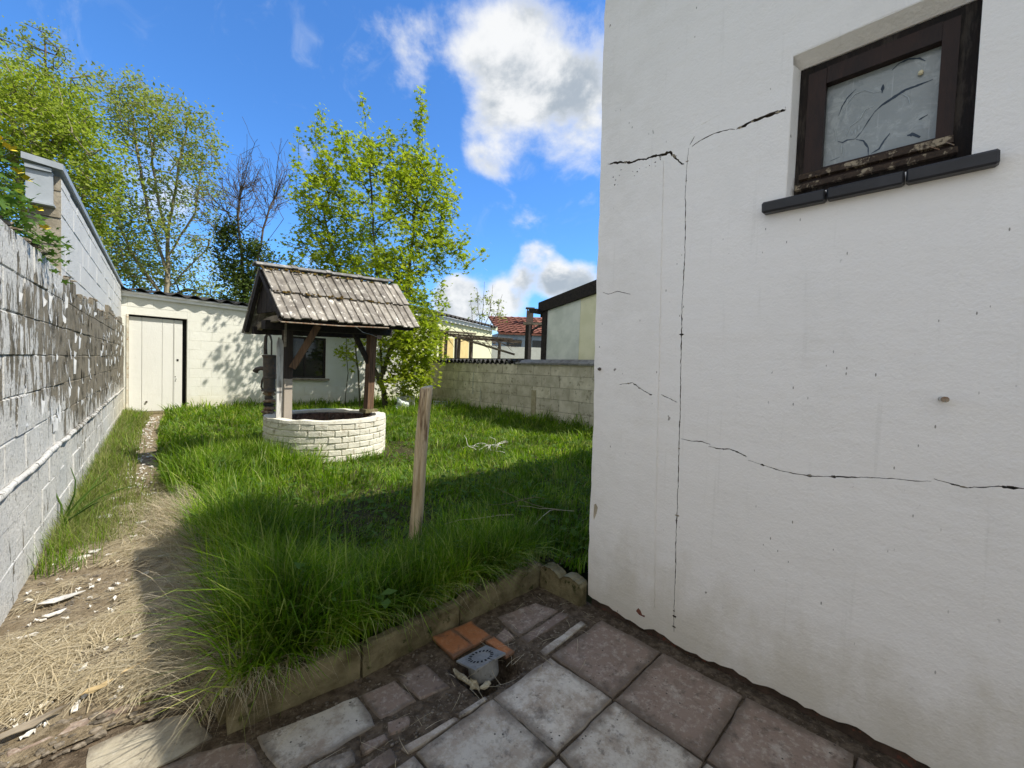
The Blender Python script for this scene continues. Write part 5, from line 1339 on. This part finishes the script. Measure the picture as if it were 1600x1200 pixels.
DIAMOND = (np.array([[0, 0, 0], [.5, -.28, .05], [1, 0, -.06], [.5, .28, .05]]), [np.array([[0, 1, 2]]), np.array([[0, 2, 3]])])
a5 = np.linspace(-2.2, 2.2, 9); rr5 = np.array([.55, .28, .80, .36, 1.0, .36, .80, .28, .55])
STAR = (np.vstack([[[0, 0, 0]], np.stack([rr5 * np.cos(a5) * .75 + .2, rr5 * np.sin(a5) * .75, -.10 * rr5 ** 2], 1)]), [np.array([[0, i, i + 1] for i in range(1, 9)])])


def leaves_mesh(name, C, size, shape, seed, up=.5, var=.55):
    g = np.random.default_rng(seed); n = len(C); T, Fs = shape
    nrm = g.normal(size=(n, 3)); nrm /= np.linalg.norm(nrm, axis=1, keepdims=True); nrm[:, 2] = np.abs(nrm[:, 2]) + up; nrm /= np.linalg.norm(nrm, axis=1, keepdims=True)
    t = np.cross(nrm, g.normal(size=(n, 3))); t /= np.linalg.norm(t, axis=1, keepdims=True); b = np.cross(nrm, t)
    s = (size * (1 + var * g.uniform(-1, 1, n)))[:, None, None]
    V = C[:, None, :] + s * (T[None, :, 0:1] * t[:, None] + T[None, :, 1:2] * b[:, None] + T[None, :, 2:3] * nrm[:, None]); k = len(T)
    base = np.arange(n)[:, None]
    return np_mesh(name, V.reshape(-1, 3), [(base[:, :, None] * k + f[None]).reshape(-1, 3) for f in Fs])


def ellipsoids(E, n, g, shell=.35):
    vol = np.array([e[1] * e[1] * e[2] for e in E]) ** .8; out = []
    for e, m in zip(E, np.round(n * vol / vol.sum()).astype(int)):
        d = g.normal(size=(max(m, 1), 3)); d /= np.linalg.norm(d, axis=1, keepdims=True); r = (shell + (1 - shell) * g.random(len(d)) ** .6)[:, None]
        out.append(np.array(e[0]) + d * r * np.array([e[1], e[1], e[2]]))
    return np.concatenate(out)


def tree(name, label, stems, E, ntip, nleaf, lsize, spread, bark, leaf, shape=DIAMOND, seed=1, r_tip=.006, expo=.42, rmax=.16, spires=(), shell=.35, up=.4, bare=None, zmin=None, cat='tree'):
    g = np.random.default_rng(seed); att = ellipsoids(E, ntip, g, shell)
    if zmin is not None: att[:, 2] = np.maximum(att[:, 2], zmin + g.random(len(att)) * .5)
    leafy = np.ones(len(att), bool)
    P, par, tips = grow(stems, att, seed=seed)
    extra_c = []
    P = list(map(tuple, P)); par = list(par); tips = list(tips)
    if bare is not None:       # long whippy leafless shoots with side twigs
        tg = ellipsoids(bare[0], bare[1], g, .55); A0 = np.array(P); hi = np.where(A0[:, 2] > bare[2])[0]
        for t_ in tg:
            dd = np.linalg.norm(A0[hi] - t_, axis=1) + 1.2 * np.maximum(0, A0[hi, 2] - t_[2] + .5) + g.random(len(hi)) * .7; k = hi[int(np.argmin(dd))]; s0 = A0[k]; L = np.linalg.norm(t_ - s0)
            c0 = s0 + (t_ - s0) * .45 + np.array([0, 0, -.12 * L]) + g.normal(size=3) * .10 * L; prev = k; pts_ = []
            for j in range(1, 8):
                t = j / 7; q = s0 * (1 - t) ** 2 + c0 * 2 * t * (1 - t) + t_ * t * t; P.append(tuple(q)); par.append(prev); prev = len(P) - 1; pts_.append((prev, q))
            tips.append(prev)
            for _ in range(4):
                k2, q = pts_[g.integers(2, 7)]; dv = (t_ - s0) / L * .6 + g.normal(size=3) * .6 + np.array([0, 0, .45]); L2 = g.uniform(.2, .6); pr = k2
                for j in (1, 2, 3): P.append(tuple(q + dv * L2 * j / 3 + g.normal(size=3) * .02)); par.append(pr); pr = len(P) - 1
                tips.append(pr)
    for sx, sy, sz, L in spires:      # upright leading shoots
        top = np.array([sx, sy, sz]); A = np.array(P); k = int(np.argmin(np.linalg.norm(A - (top - [0, 0, L]), axis=1))); prev = k; s0 = A[k]
        for j in range(1, 7):
            q = s0 + (top - s0) * (j / 6) + g.normal(size=3) * .02; P.append(tuple(q)); par.append(prev); prev = len(P) - 1
            if j > 1: extra_c.append(q)
        tips.append(prev)
    P = np.array(P); par = np.array(par)
    root = thing(name, label, cat, tuple(stems[0][0]))
    link('trunk', wood_mesh('trunk', P, par, tips, r_tip, expo, rmax), bark, root)
    bpy.data.objects[[c.name for c in root.children][0]].location = -Vector(stems[0][0])
    m = np.concatenate([att[leafy]] ) ; rep = g.integers(0, len(m), nleaf); C = m[rep] + g.normal(size=(nleaf, 3)) * spread * (.5 + g.random((nleaf, 1)))
    if extra_c: ec_ = np.array(extra_c); r2_ = g.integers(0, len(ec_), len(ec_) * 16); C = np.concatenate([C, ec_[r2_] + g.normal(size=(len(r2_), 3)) * np.array([.08, .08, .10])])
    o = link('crown', leaves_mesh('crown', C, lsize, shape, seed + 1, up), leaf, root); o.location = -Vector(stems[0][0])
    return root


# young maple behind the well
MAPLE_E = [((5.103, 10.293, 5.008), 1.85, 2.0), ((4.042, 11.347, 5.282), .70, 1.4), ((5.914, 9.488, 5.437), .80, 1.4), ((4.722, 10.671, 6.674), .58, .8), ((5.78, 9.621, 6.323), .62, .8),
           ((6.29, 9.115, 4.613), .62, 1.0), ((3.768, 11.319, 3.995), .62, .9), ((5.261, 10.137, 3.014), 1.70, 1.25), ((5.85, 9.65, 1.65), .75, .95), ((5.75, 9.75, .95), .70, .65), ((5.2, 9.9, 1.9), .5, .6), ((6.3, 9.6, 2.3), .5, .7), ((5.7, 9.6, 1.5), .75, .9), ((5.85, 9.5, 2.1), .7, .7), ((5.5, 9.8, 1.2), .7, .8), ((6.1, 9.4, 1.6), .5, .8), ((4.312, 10.878, 3.032), .9, 1.0), ((4.6, 10.6, 1.7), .40, .7), ((6.75, 8.6, 4.15), .5, .35)]
tree('young_maple', 'young maple with fresh yellow-green leaves standing behind the well',
     [[(5.35, 10.05, .05), (5.25, 10.15, 1.2), (5.15, 10.25, 2.6), (5.1, 10.3, 4.0), (5.0, 10.4, 5.4), (4.9, 10.5, 6.8)],
      [(5.30, 10.1, .6), (4.7, 10.7, 2.2), (4.35, 11.0, 3.8), (4.1, 11.25, 5.2)], [(5.28, 10.12, 1.0), (5.6, 9.8, 2.6), (5.75, 9.65, 4.4), (5.8, 9.6, 6.2)],
      [(4.55, 10.75, .05), (4.6, 10.7, 1.0), (4.55, 10.75, 2.0)], [(4.85, 10.5, .05), (4.8, 10.55, 1.1), (4.65, 10.7, 2.2)]],
     MAPLE_E, 900, 28000, .094, .105, M['bark_green'], M['leaf_maple'], STAR, 3, .005, .40, .075,
     spires=[(3.669, 11.717, 7.0, 1.2), (3.9, 11.4, 7.3, 1.1), (4.045, 11.343, 7.75, 1.2), (4.762, 10.632, 8.1, .9), (5.841, 9.561, 8.25, 1.5), (5.30, 10.1, 7.25, .8), (5.53, 9.867, 7.3, .8), (4.306, 11.084, 7.4, .9), (6.2, 9.2, 6.6, .8), (6.55, 8.85, 5.7, .7), (5.80, 9.58, 7.5, .8), (5.86, 9.54, 7.9, .8)], up=.55)
# trees beyond the shed and the left wall
tree('leafy_tree', 'bushy yellow-green tree at far left, behind the tall outbuilding',
     [[(-1.3, 22.5, 0), (-1.2, 22.4, 3), (-1.2, 22.4, 6), (-1.4, 22.6, 9)], [(-1.2, 22.4, 3.2), (-.5, 21.8, 6.0), (-.3, 21.5, 8)], [(-1.2, 22.4, 3.5), (-2.0, 23.2, 6.5), (-2.2, 23.4, 9.5)]],
     [((-1.536, 22.661, 9.3), 1.85, 1.9), ((-.412, 21.546, 8.353), 1.45, 1.6), ((-2.253, 23.373, 10.3), .9, 1.3), ((-2.025, 23.146, 7.516), 1.38, 1.5), ((-.01, 21.146, 7.392), .92, 1.2), ((-.893, 22.023, 9.7), 1.1, 1.1), ((-1.0, 22, 6.0), 1.8, 1.3), ((-3.0, 24, 9), 1.3, 2.2)],
     520, 24000, .118, .22, M['bark_pale'], M['leaf_yellow'], DIAMOND, 5, .011, .42, .16)
tree('tall_tree', 'tall thin-topped tree rising behind the bushy tree at far left',
     [[(-1.6, 28.3, 0), (-1.6, 28.3, 5), (-1.7, 28.4, 10), (-1.73, 28.5, 15)], [(-1.6, 28.3, 7), (-1.0, 27.7, 11), (-.9, 27.6, 13.5)]],
     [((-1.735, 28.496, 14.4), .9, 1.6), ((-.927, 27.693, 13.3), 1.0, 1.2), ((-2.044, 28.802, 12.684), 1.2, 1.3), ((-3.048, 29.798, 14.861), .3, .5), ((-1.5, 28.2, 11.3), 1.5, 1.2)],
     220, 5600, .125, .17, M['bark_dark'], M['leaf_grey'], DIAMOND, 6, .011, .42, .14)
tree('silver_trunk_tree', 'tall sparse tree with a pale trunk behind the shed roof',
     [[(2.084, 23.295, 0), (2.084, 23.295, 3.667), (2.075, 23.304, 5.576), (2.145, 23.234, 7.205), (2.368, 23.013, 9.099), (2.591, 22.792, 10.712), (2.7, 22.65, 12.0)],
      [(2.08, 23.3, 4.8), (1.5, 23.9, 7.2), (1.2, 24.2, 9.5), (1.0, 24.4, 11.4)], [(2.1, 23.27, 6.0), (1.7, 23.7, 8.5), (1.5, 23.9, 11.0)], [(2.08, 23.3, 3.6), (1.0, 24.3, 5.5), (.4, 24.9, 7.5)], [(2.1, 23.28, 5.6), (2.9, 22.5, 7.4), (3.1, 22.3, 9.5)], [(2.08, 23.3, 4.2), (3.3, 22.1, 6.0), (3.6, 21.8, 7.2)]],
     [((1.431, 23.943, 11.253), 1.9, 1.6), ((2.208, 23.172, 10.16), 1.9, 2.0), ((.66, 24.709, 12.0), 1.2, 1.2), ((2.975, 22.411, 10.7), .95, 1.6), ((1.25, 24.123, 7.9), 1.66, 1.9), ((.087, 25.278, 7.372), 1.38, 1.66), ((2.992, 22.393, 8.324), 1.1, 1.4), ((2.423, 22.959, 6.136), 1.66, 1.1), ((1.0, 24.3, 5.2), 1.9, 1.0)],
     600, 17000, .118, .18, M['bark_pale'], M['leaf_grey'], DIAMOND, 8, .008, .42, .13, shell=.25)
tree('ivy_tree', 'half-dead ivy-clad tree with bare twigs between the shed and the maple',
     [[(4.116, 19.164, 0), (4.1, 19.17, 3.3), (3.973, 19.306, 5.319), (3.853, 19.425, 6.679), (3.9, 19.35, 7.9)], [(4.1, 19.17, 3.6), (4.40, 18.85, 5.0), (4.55, 18.7, 6.4), (4.85, 18.45, 7.6)], [(3.95, 19.32, 5.6), (3.55, 19.7, 7.0)], [(4.45, 18.8, 5.4), (5.1, 18.1, 6.8)]],
     [((3.507, 19.769, 5.544), .50, 1.0), ((4.364, 18.918, 5.363), .62, .85), ((4.016, 19.263, 4.348), .85, .8), ((3.70, 19.6, 6.344), .34, .6), ((4.1, 19.2, 3.3), .9, .6)],
     150, 9500, .11, .17, M['bark_dark'], M['leaf_ivy'], DIAMOND, 9, .0055, .37, .12, shell=.1,
     bare=([((3.624, 19.652, 8.3), 1.05, 1.1), ((4.776, 18.509, 8.4), .95, 1.35), ((4.254, 19.027, 7.463), 1.5, 1.0), ((3.2, 20.0, 6.8), .9, .9)], 120, 5.0))
tree('background_thicket_tree', 'low grey-green tree filling the gap behind the shed at left',
     [[(-.2, 27.2, 0), (-.2, 27.2, 3), (-.3, 27.3, 6)], [(-.2, 27.2, 2), (1.2, 25.8, 4.6)], [(-.2, 27.2, 2), (2.8, 24.6, 4.4)]],
     [((-.3, 27.3, 6.2), 1.9, 2.0), ((1.2, 26.2, 5.4), 1.7, 1.3), ((3.0, 24.8, 4.6), 1.6, 1.0), ((4.5, 23.2, 4.2), 1.4, .8), ((.6, 26.6, 3.8), 2.2, 1.0)],
     300, 9000, .125, .22, M['bark_dark'], M['leaf_grey'], DIAMOND, 13, .010, .42, .12, shell=.2)
tree('budding_sapling', 'thin sapling with opening buds above the yellow outbuilding',
     [[(12.95, 15.3, 0), (12.95, 15.3, 2.9), (12.85, 15.42, 4.0), (12.783, 15.491, 5.067)], [(12.95, 15.3, 2.7), (13.02, 15.25, 4.2), (13.036, 15.24, 5.38)], [(12.95, 15.3, 2.6), (13.25, 15.0, 4.0), (13.321, 14.957, 5.245)], [(12.95, 15.3, 2.6), (13.5, 14.75, 3.9), (13.657, 14.624, 4.807)], [(12.95, 15.3, 2.6), (12.65, 15.6, 3.6), (12.581, 15.692, 4.449)]],
     [((13.0, 15.25, 4.3), .55, .8), ((13.45, 14.8, 4.1), .45, .6), ((12.65, 15.6, 4.0), .35, .5)], 34, 460, .105, .09, M['bark_dark'], M['leaf_grey'], DIAMOND, 15, .008, .36, .03, shell=.4)

# celandine on the wall top
cel = thing('celandine', 'leafy yellow-flowered celandine growing over the top of the peeling wall', 'plant', along(3.3, -.10, 1.83))
g = np.random.default_rng(31); cc = ellipsoids([(along(2.95, -.10, 2.00), .16, .17), (along(3.35, -.10, 1.97), .20, .15), (along(3.75, -.06, 1.90), .20, .10), (along(2.6, -.12, 2.08), .2, .2), (along(4.1, -.08, 1.84), .16, .06)], 240, g, .1)
stem = MB(); rsx = random.Random(2)
for k in range(46):
    e = Vector(cc[rsx.randrange(len(cc))]); s0_ = rsx.uniform(2.7, 3.9); b0 = Vector(along(s0_, -.10, 1.82)); stem.tube([b0, b0.lerp(e, .5) + Vector((0, 0, .05)), e], [.004, .003, .0015], 4, False)
link('stems', stem, M['leaf_weed'], cel, along(3.3, -.1, 1.83))
C = cc[g.integers(0, len(cc), 900)] + g.normal(size=(900, 3)) * .035; o = link('leaves', leaves_mesh('leaves', C, .046, STAR, 32, .6), M['leaf_weed'], cel); o.location = -ORIG[cel.name]
for k, (s, d, z) in enumerate(((2.95, -.06, 2.17), (2.90, -.02, 2.13), (3.20, -.05, 2.12), (3.28, -.03, 2.115), (3.52, -.03, 2.03), (3.42, .01, 1.915), (2.78, -.05, 2.07))):
    q = MB(); c = Vector(along(s, d + .06, z))
    for i in range(4):
        a = i * pi / 2 + k; dv = Vector((.5 * cos(a), sin(a) * .9, .35)); sd_ = Vector((-sin(a), cos(a), .2)) * .5; L = .030; q.add([c, c + (dv - sd_) * L, c + dv * L * 1.7, c + (dv + sd_) * L], [(0, 1, 2, 3)])
    link('flower', q, M['petal'], cel, c)

# ------------------------------------------------------------------ grass and straw
def strips(name, X, Y, Z, H, Wd, lean, azi, m, curl=1.0, seg=3, lie=False, seed=0):
    g = np.random.default_rng(seed); n = len(X); ts = np.linspace(0, 1, seg + 1); ca, sa = np.cos(azi), np.sin(azi)
    wa = azi + np.pi / 2 + g.normal(0, .5, n); wx, wy = np.cos(wa), np.sin(wa); V = np.zeros((n, 2 * seg + 1, 3)); bend = g.normal(0, .22, n) if lie else np.zeros(n)
    for i, t in enumerate(ts):
        if lie:
            px = X + H * (t - .5) * np.cos(azi + bend * t); py = Y + H * (t - .5) * np.sin(azi + bend * t); pz = Z + lean * np.sin(np.pi * t)
            wx, wy = -np.sin(azi), np.cos(azi)
        else:
            r = H * lean * t ** (1.0 + curl); px = X + ca * r; py = Y + sa * r; pz = Z + H * (t - .42 * lean * lean * t ** 3)
        w_ = Wd * (1 - t ** 1.6) if not lie else Wd * (1 - .6 * t)
        if i < seg: V[:, 2 * i] = np.stack([px - wx * w_, py - wy * w_, pz], 1); V[:, 2 * i + 1] = np.stack([px + wx * w_, py + wy * w_, pz], 1)
        else: V[:, 2 * seg] = np.stack([px, py, pz], 1)
    b = np.arange(n)[:, None] * (2 * seg + 1); qd = np.concatenate([b + np.array([[2 * i, 2 * i + 1, 2 * i + 3, 2 * i + 2]]) for i in range(seg - 1)]); tr = b + np.array([[2 * seg - 2, 2 * seg - 1, 2 * seg]])
    o = link(name, np_mesh(name, V.reshape(-1, 3), [qd, tr]), m); return tag(o, kind='stuff')


g = np.random.default_rng(77)


def vnoise(x, y, s, o):     # cheap smooth noise for numpy
    return .5 + .5 * nz(x + .7 * np.sin(y * s * .6 + o), y + .7 * np.sin(x * s * .5 - o), s, o)


def lawn_points(n, dref, pw):
    x = g.uniform(.28, 7.2, n * 6); y = g.uniform(1.36, 11.42, n * 6); d = np.hypot(x, y); rx = 6.838 + (y - 4.55) * .058 - .02
    ok = (x > edge_x(y) + .03) & (x < rx) & ((y > 1.60) | (x > 1.95)) & (np.hypot(x - WC.x, y - WC.y) > RO + .02) & ((x < 1.86) | (y > 1.30)); ok &= g.random(len(x)) < np.minimum(1, (dref / d) ** pw)
    # the hidden strip behind the house needs little
    ok &= ~((x > 2.2) & (y < x * .665 - .25) & (g.random(len(x)) < .8))
    return x[ok][:n], y[ok][:n]


def hgt(x, y):
    h = .055 + .10 * vnoise(x, y, 1.9, 1) ** 1.5 + .09 * vnoise(x, y, 5.0, 3) ** 2
    h += .13 * np.exp(-((y - 1.66) / .30) ** 2) * (x < 1.95) * (.75 + .5 * vnoise(x, y, 6, 5))
    h += .20 * np.exp(-(((x - .52) / .22) ** 2 + ((y - 1.95) / .33) ** 2)) + .20 * np.exp(-(((x - .66) / .26) ** 2 + ((y - 3.1) / .55) ** 2)) + .10 * np.exp(-(((x - .75) / .3) ** 2 + ((y - 4.6) / .6) ** 2))
    h += .14 * np.exp(-((x - 6.9) / .6) ** 2) * (y > 4) + .10 * np.exp(-(((x - 1.0) / .5) ** 2 + ((y - 5.0) / .35) ** 2)) + .10 * np.exp(-((y - 11.3) / .5) ** 2)
    h += .16 * np.exp(-(((x - 1.75) / .22) ** 2 + ((y - 4.80) / .15) ** 2)) + .10 * np.exp(-(((x - 5.4) / .9) ** 2 + ((y - 8.9) / .7) ** 2))
    h *= .50 + .95 * vnoise(x, y, 2.7, 11)
    h *= 1 - .45 * np.exp(-(((x - 1.45) / .5) ** 2 + ((y - 3.1) / .6) ** 2))
    h *= 1 - .55 * np.exp(-(((x - 1.05) / .33) ** 2 + ((y - 2.75) / .35) ** 2)) - .5 * np.exp(-(((x - 2.9) / .45) ** 2 + ((y - 4.9) / .3) ** 2)) - .4 * np.exp(-(((x - 1.9) / .2) ** 2 + ((y - 1.9) / .4) ** 2))
    dw = np.hypot(x - WC.x, y - WC.y); h *= 1 - .72 * np.exp(-((dw - .9) / .35) ** 2) * (y < 5.6) * (x > 1.75)
    return h


x, y = lawn_points(58000, 2.6, 1.25); d = np.hypot(x, y); n = len(x); H = hgt(x, y) * g.uniform(.4, 1.35, n)
az = 2 * np.pi * vnoise(x, y, 1.1, 8) * 1.5 + g.normal(0, .9, n); ln_ = np.clip(g.normal(.55, .28, n), .05, 1.15)
strips('grass', x, y, gz(x, y) - .01, H, np.maximum(.0040, d * .00115) * g.uniform(.7, 1.4, n), ln_, az, M['grass'], seed=3)
x, y = lawn_points(2600, 2.6, 1.0); n = len(x); wx_ = np.stack([x + g.normal(0, .03, n), y + g.normal(0, .03, n), gz(x, y) + hgt(x, y) * g.uniform(.25, .75, n)], 1)
rep = np.repeat(np.arange(n), 3); tag(link('broad_weeds', leaves_mesh('broad_weeds', wx_[rep] + g.normal(0, .02, (3 * n, 3)), .05, DIAMOND, 91, .9, .6), M['leaf_weed']), kind='stuff')
x, y = lawn_points(12000, 2.6, 1.0); n = len(x); d = np.hypot(x, y)
strips('faded_grass', x, y, gz(x, y), hgt(x, y) * g.uniform(.3, 1.15, n), np.maximum(.0016, d * .0005), np.clip(g.normal(.8, .3, n), .1, 1.3), g.uniform(0, 6.28, n), M['grass_dry'], seed=4)
# tussocks along the kerb and the left edge
tx, ty, th_ = [], [], []
for (cx, cy, sx, sy, m_n, hh) in ((.50, 1.88, .13, .20, 2600, .40), (.62, 3.0, .16, .34, 2200, .36), (.52, 2.5, .10, .22, 900, .30), (.95, 1.78, .28, .10, 1500, .30), (1.45, 1.74, .28, .09, 1500, .30), (1.75, 2.05, .16, .22, 700, .26), (.72, 4.7, .22, .35, 1500, .34), (1.15, 5.15, .25, .2, 1400, .34), (1.60, 4.85, .10, .06, 160, .22), (2.3, 4.74, .16, .05, 160, .16), (1.25, 5.6, .2, .25, 1000, .32), (.75, 5.6, .25, .4, 1000, .26), (1.45, 1.68, .25, .04, 900, .26)):
    a = g.normal(cx, sx, m_n); b = g.normal(cy, sy, m_n); k = (b > 1.615) & (a > edge_x(b) + .02) & (np.hypot(a - WC.x, b - WC.y) > RO + .01); tx.append(a[k]); ty.append(b[k]); th_.append(np.full(k.sum(), hh))
x, y, hh = map(np.concatenate, (tx, ty, th_)); n = len(x); d = np.hypot(x, y)
strips('tall_grass', x, y, gz(x, y) - .01, hh * g.uniform(.45, 1.1, n), np.maximum(.0046, d * .0013) * g.uniform(.7, 1.3, n), np.clip(g.normal(.5, .25, n), .05, 1.1), g.uniform(0, 6.28, n), M['grass'], curl=1.2, seed=6)
# grass along the foot of the left wall and the sides of the path
yy = 3.7 + 7.6 * g.random(10500) ** 1.2; xx = WX(yy) + .03 + np.abs(g.normal(0, .20, 10500)); k = xx < edge_x(yy) - .16; x, y = xx[k], yy[k]
x = np.concatenate([x, g.uniform(.12, .5, 900)]); y = np.concatenate([y, g.normal(4.5, .5, 900)]); n = len(x); d = np.hypot(x, y)
strips('verge_grass', x, y, gz(x, y), .10 * g.uniform(.5, 1.5, n) * (1 + .6 * (x < WX(y) + .15)), np.maximum(.0018, d * .0005), np.clip(g.normal(.7, .3, n), .1, 1.2), g.uniform(0, 6.28, n), M['grass_dry'], seed=7)
yy = 3.4 + 8 * g.random(2600) ** 1.2; xx = WX(yy) + .02 + np.abs(g.normal(0, .14, 2600)); n = len(xx)
strips('verge_green_grass', xx, yy, gz(xx, yy), .15 * g.uniform(.4, 1.5, n), np.maximum(.002, yy * .0006), np.clip(g.normal(.5, .3, n), .1, 1.2), g.uniform(0, 6.28, n), M['grass'], seed=8)
# straw mat over the near path
n = 40000; y = 1.98 + 3.0 * g.random(n) ** 1.25; x = WX(y) + .02 + (edge_x(y) + .16 - WX(y)) * g.random(n)
thin = vnoise(x, y, 4.5, 2) + np.where(y < 2.15, -.35, 0) + np.where(y > 4, -.25, 0) + np.where(np.abs(x - .02) < .08, -.08, 0); k = thin + np.where(x > .10, .20, 0) > .46 + .36 * g.random(n); x, y = x[k], y[k]; n = len(x)
strips('straw', x, y, gz(x, y) + .006 + .030 * g.random(n) * vnoise(x, y, 4, 6), g.uniform(.06, .32, n), g.uniform(.0006, .0017, n), .030 * g.random(n), g.normal(.45, .75, n), M['straw'], lie=True, seg=4, seed=9)
# dry skirts hanging at the lawn's left edge and over the kerb
n = 4200; y = 1.66 + 2.6 * g.random(n) ** 1.1; x = edge_x(y) + g.normal(.06, .07, n); strips('dry_skirt', x, y, gz(x, y) + .02, g.uniform(.08, .26, n), g.uniform(.0009, .0018, n), g.uniform(.7, 1.5, n), g.normal(np.pi * .95, .7, n), M['straw'], curl=.7, seg=4, seed=10)
n = 520; y = np.full(n, 1.645) + np.abs(g.normal(0, .03, n)); x = g.uniform(.32, 1.85, n); strips('overhanging_grass', x, y, np.full(n, .10), g.uniform(.12, .30, n), g.uniform(.0032, .0055, n), g.uniform(.75, 1.35, n), g.normal(-np.pi / 2, .6, n), M['grass'], curl=1.1, seg=4, seed=18)
n = 230; x = np.concatenate([g.normal(.40, .08, 130), g.uniform(.3, 1.85, 100)]); y = np.full(n, 1.63) + g.normal(0, .015, n); strips('hanging_straw', x, y, np.full(n, .115), g.uniform(.08, .2, n), np.full(n, .0013), g.uniform(1.0, 1.55, n), g.normal(-np.pi / 2, .5, n), M['straw'], curl=.8, seg=4, seed=11)
n = 70; x = g.uniform(.4, 1.8, n); y = g.normal(1.25, .16, n); strips('loose_straw', x, y, np.full(n, .006), g.uniform(.03, .12, n), np.full(n, .0009), .004 + 0 * x, g.uniform(0, 6.28, n), M['straw'], lie=True, seg=4, seed=12)
# bleached dead stems sticking out of the grass
q = MB(); rd = random.Random(6)
for k in range(14):
    p = Vector((3.75 + rd.gauss(0, .14), 4.35 + rd.gauss(0, .14), .13)); d = Vector((rd.uniform(-1, 1), rd.uniform(-1, .6), .75)); pts = [p]
    for i in range(6): d = (d + Vector([rd.gauss(0, .22) for _ in range(3)]) + Vector((0, 0, -.24))).normalized(); pts.append(pts[-1] + d * rd.uniform(.03, .075))
    q.tube(pts, [.005, .005, .0045, .004, .0035, .003, .0015], 5)
tag(link('dead_stems', q, M['white_chip'], None, (3.75, 4.35, .1)), 'bleached white dead stems curling out of the lawn before the grey wall', 'dead plant')
q = MB()
for k in range(5):
    x0, y0 = rd.uniform(2.1, 2.6), rd.uniform(1.75, 2.2); p = Vector((x0, y0, .2)); d = Vector((-1, rd.uniform(-.2, .4), .15)); pts = [p]
    for i in range(5): d = (d + Vector([rd.gauss(0, .12) for _ in range(3)])).normalized(); pts.append(pts[-1] + d * .11)
    q.tube(pts, [.003, .003, .0028, .0022, .0018, .001], 4)
tag(link('dry_twigs', q, M['straw'], None, (2.3, 2.0, .1)), 'dry straw-coloured twigs lying on the grass beside the house corner', 'twigs')
q = MB()
for k in range(6):
    s = 4.2 + rd.uniform(-.12, .12); pts = [Vector(along(s, .03, .0))]; d = Vector((rd.uniform(-.1, .5), rd.uniform(-.6, .6), 1.2))
    for i in range(5): d = (d + Vector((rd.gauss(.05, .2), rd.gauss(0, .2), -.14))).normalized(); pts.append(pts[-1] + d * .095)
    q.tube(pts, [.006, .0065, .006, .005, .004, .002], 5)
tag(link('dark_weed', q, M['leaf_weed'], None, along(4.2, .03, 0)), 'dark leafy weed growing at the foot of the peeling wall', 'weed')
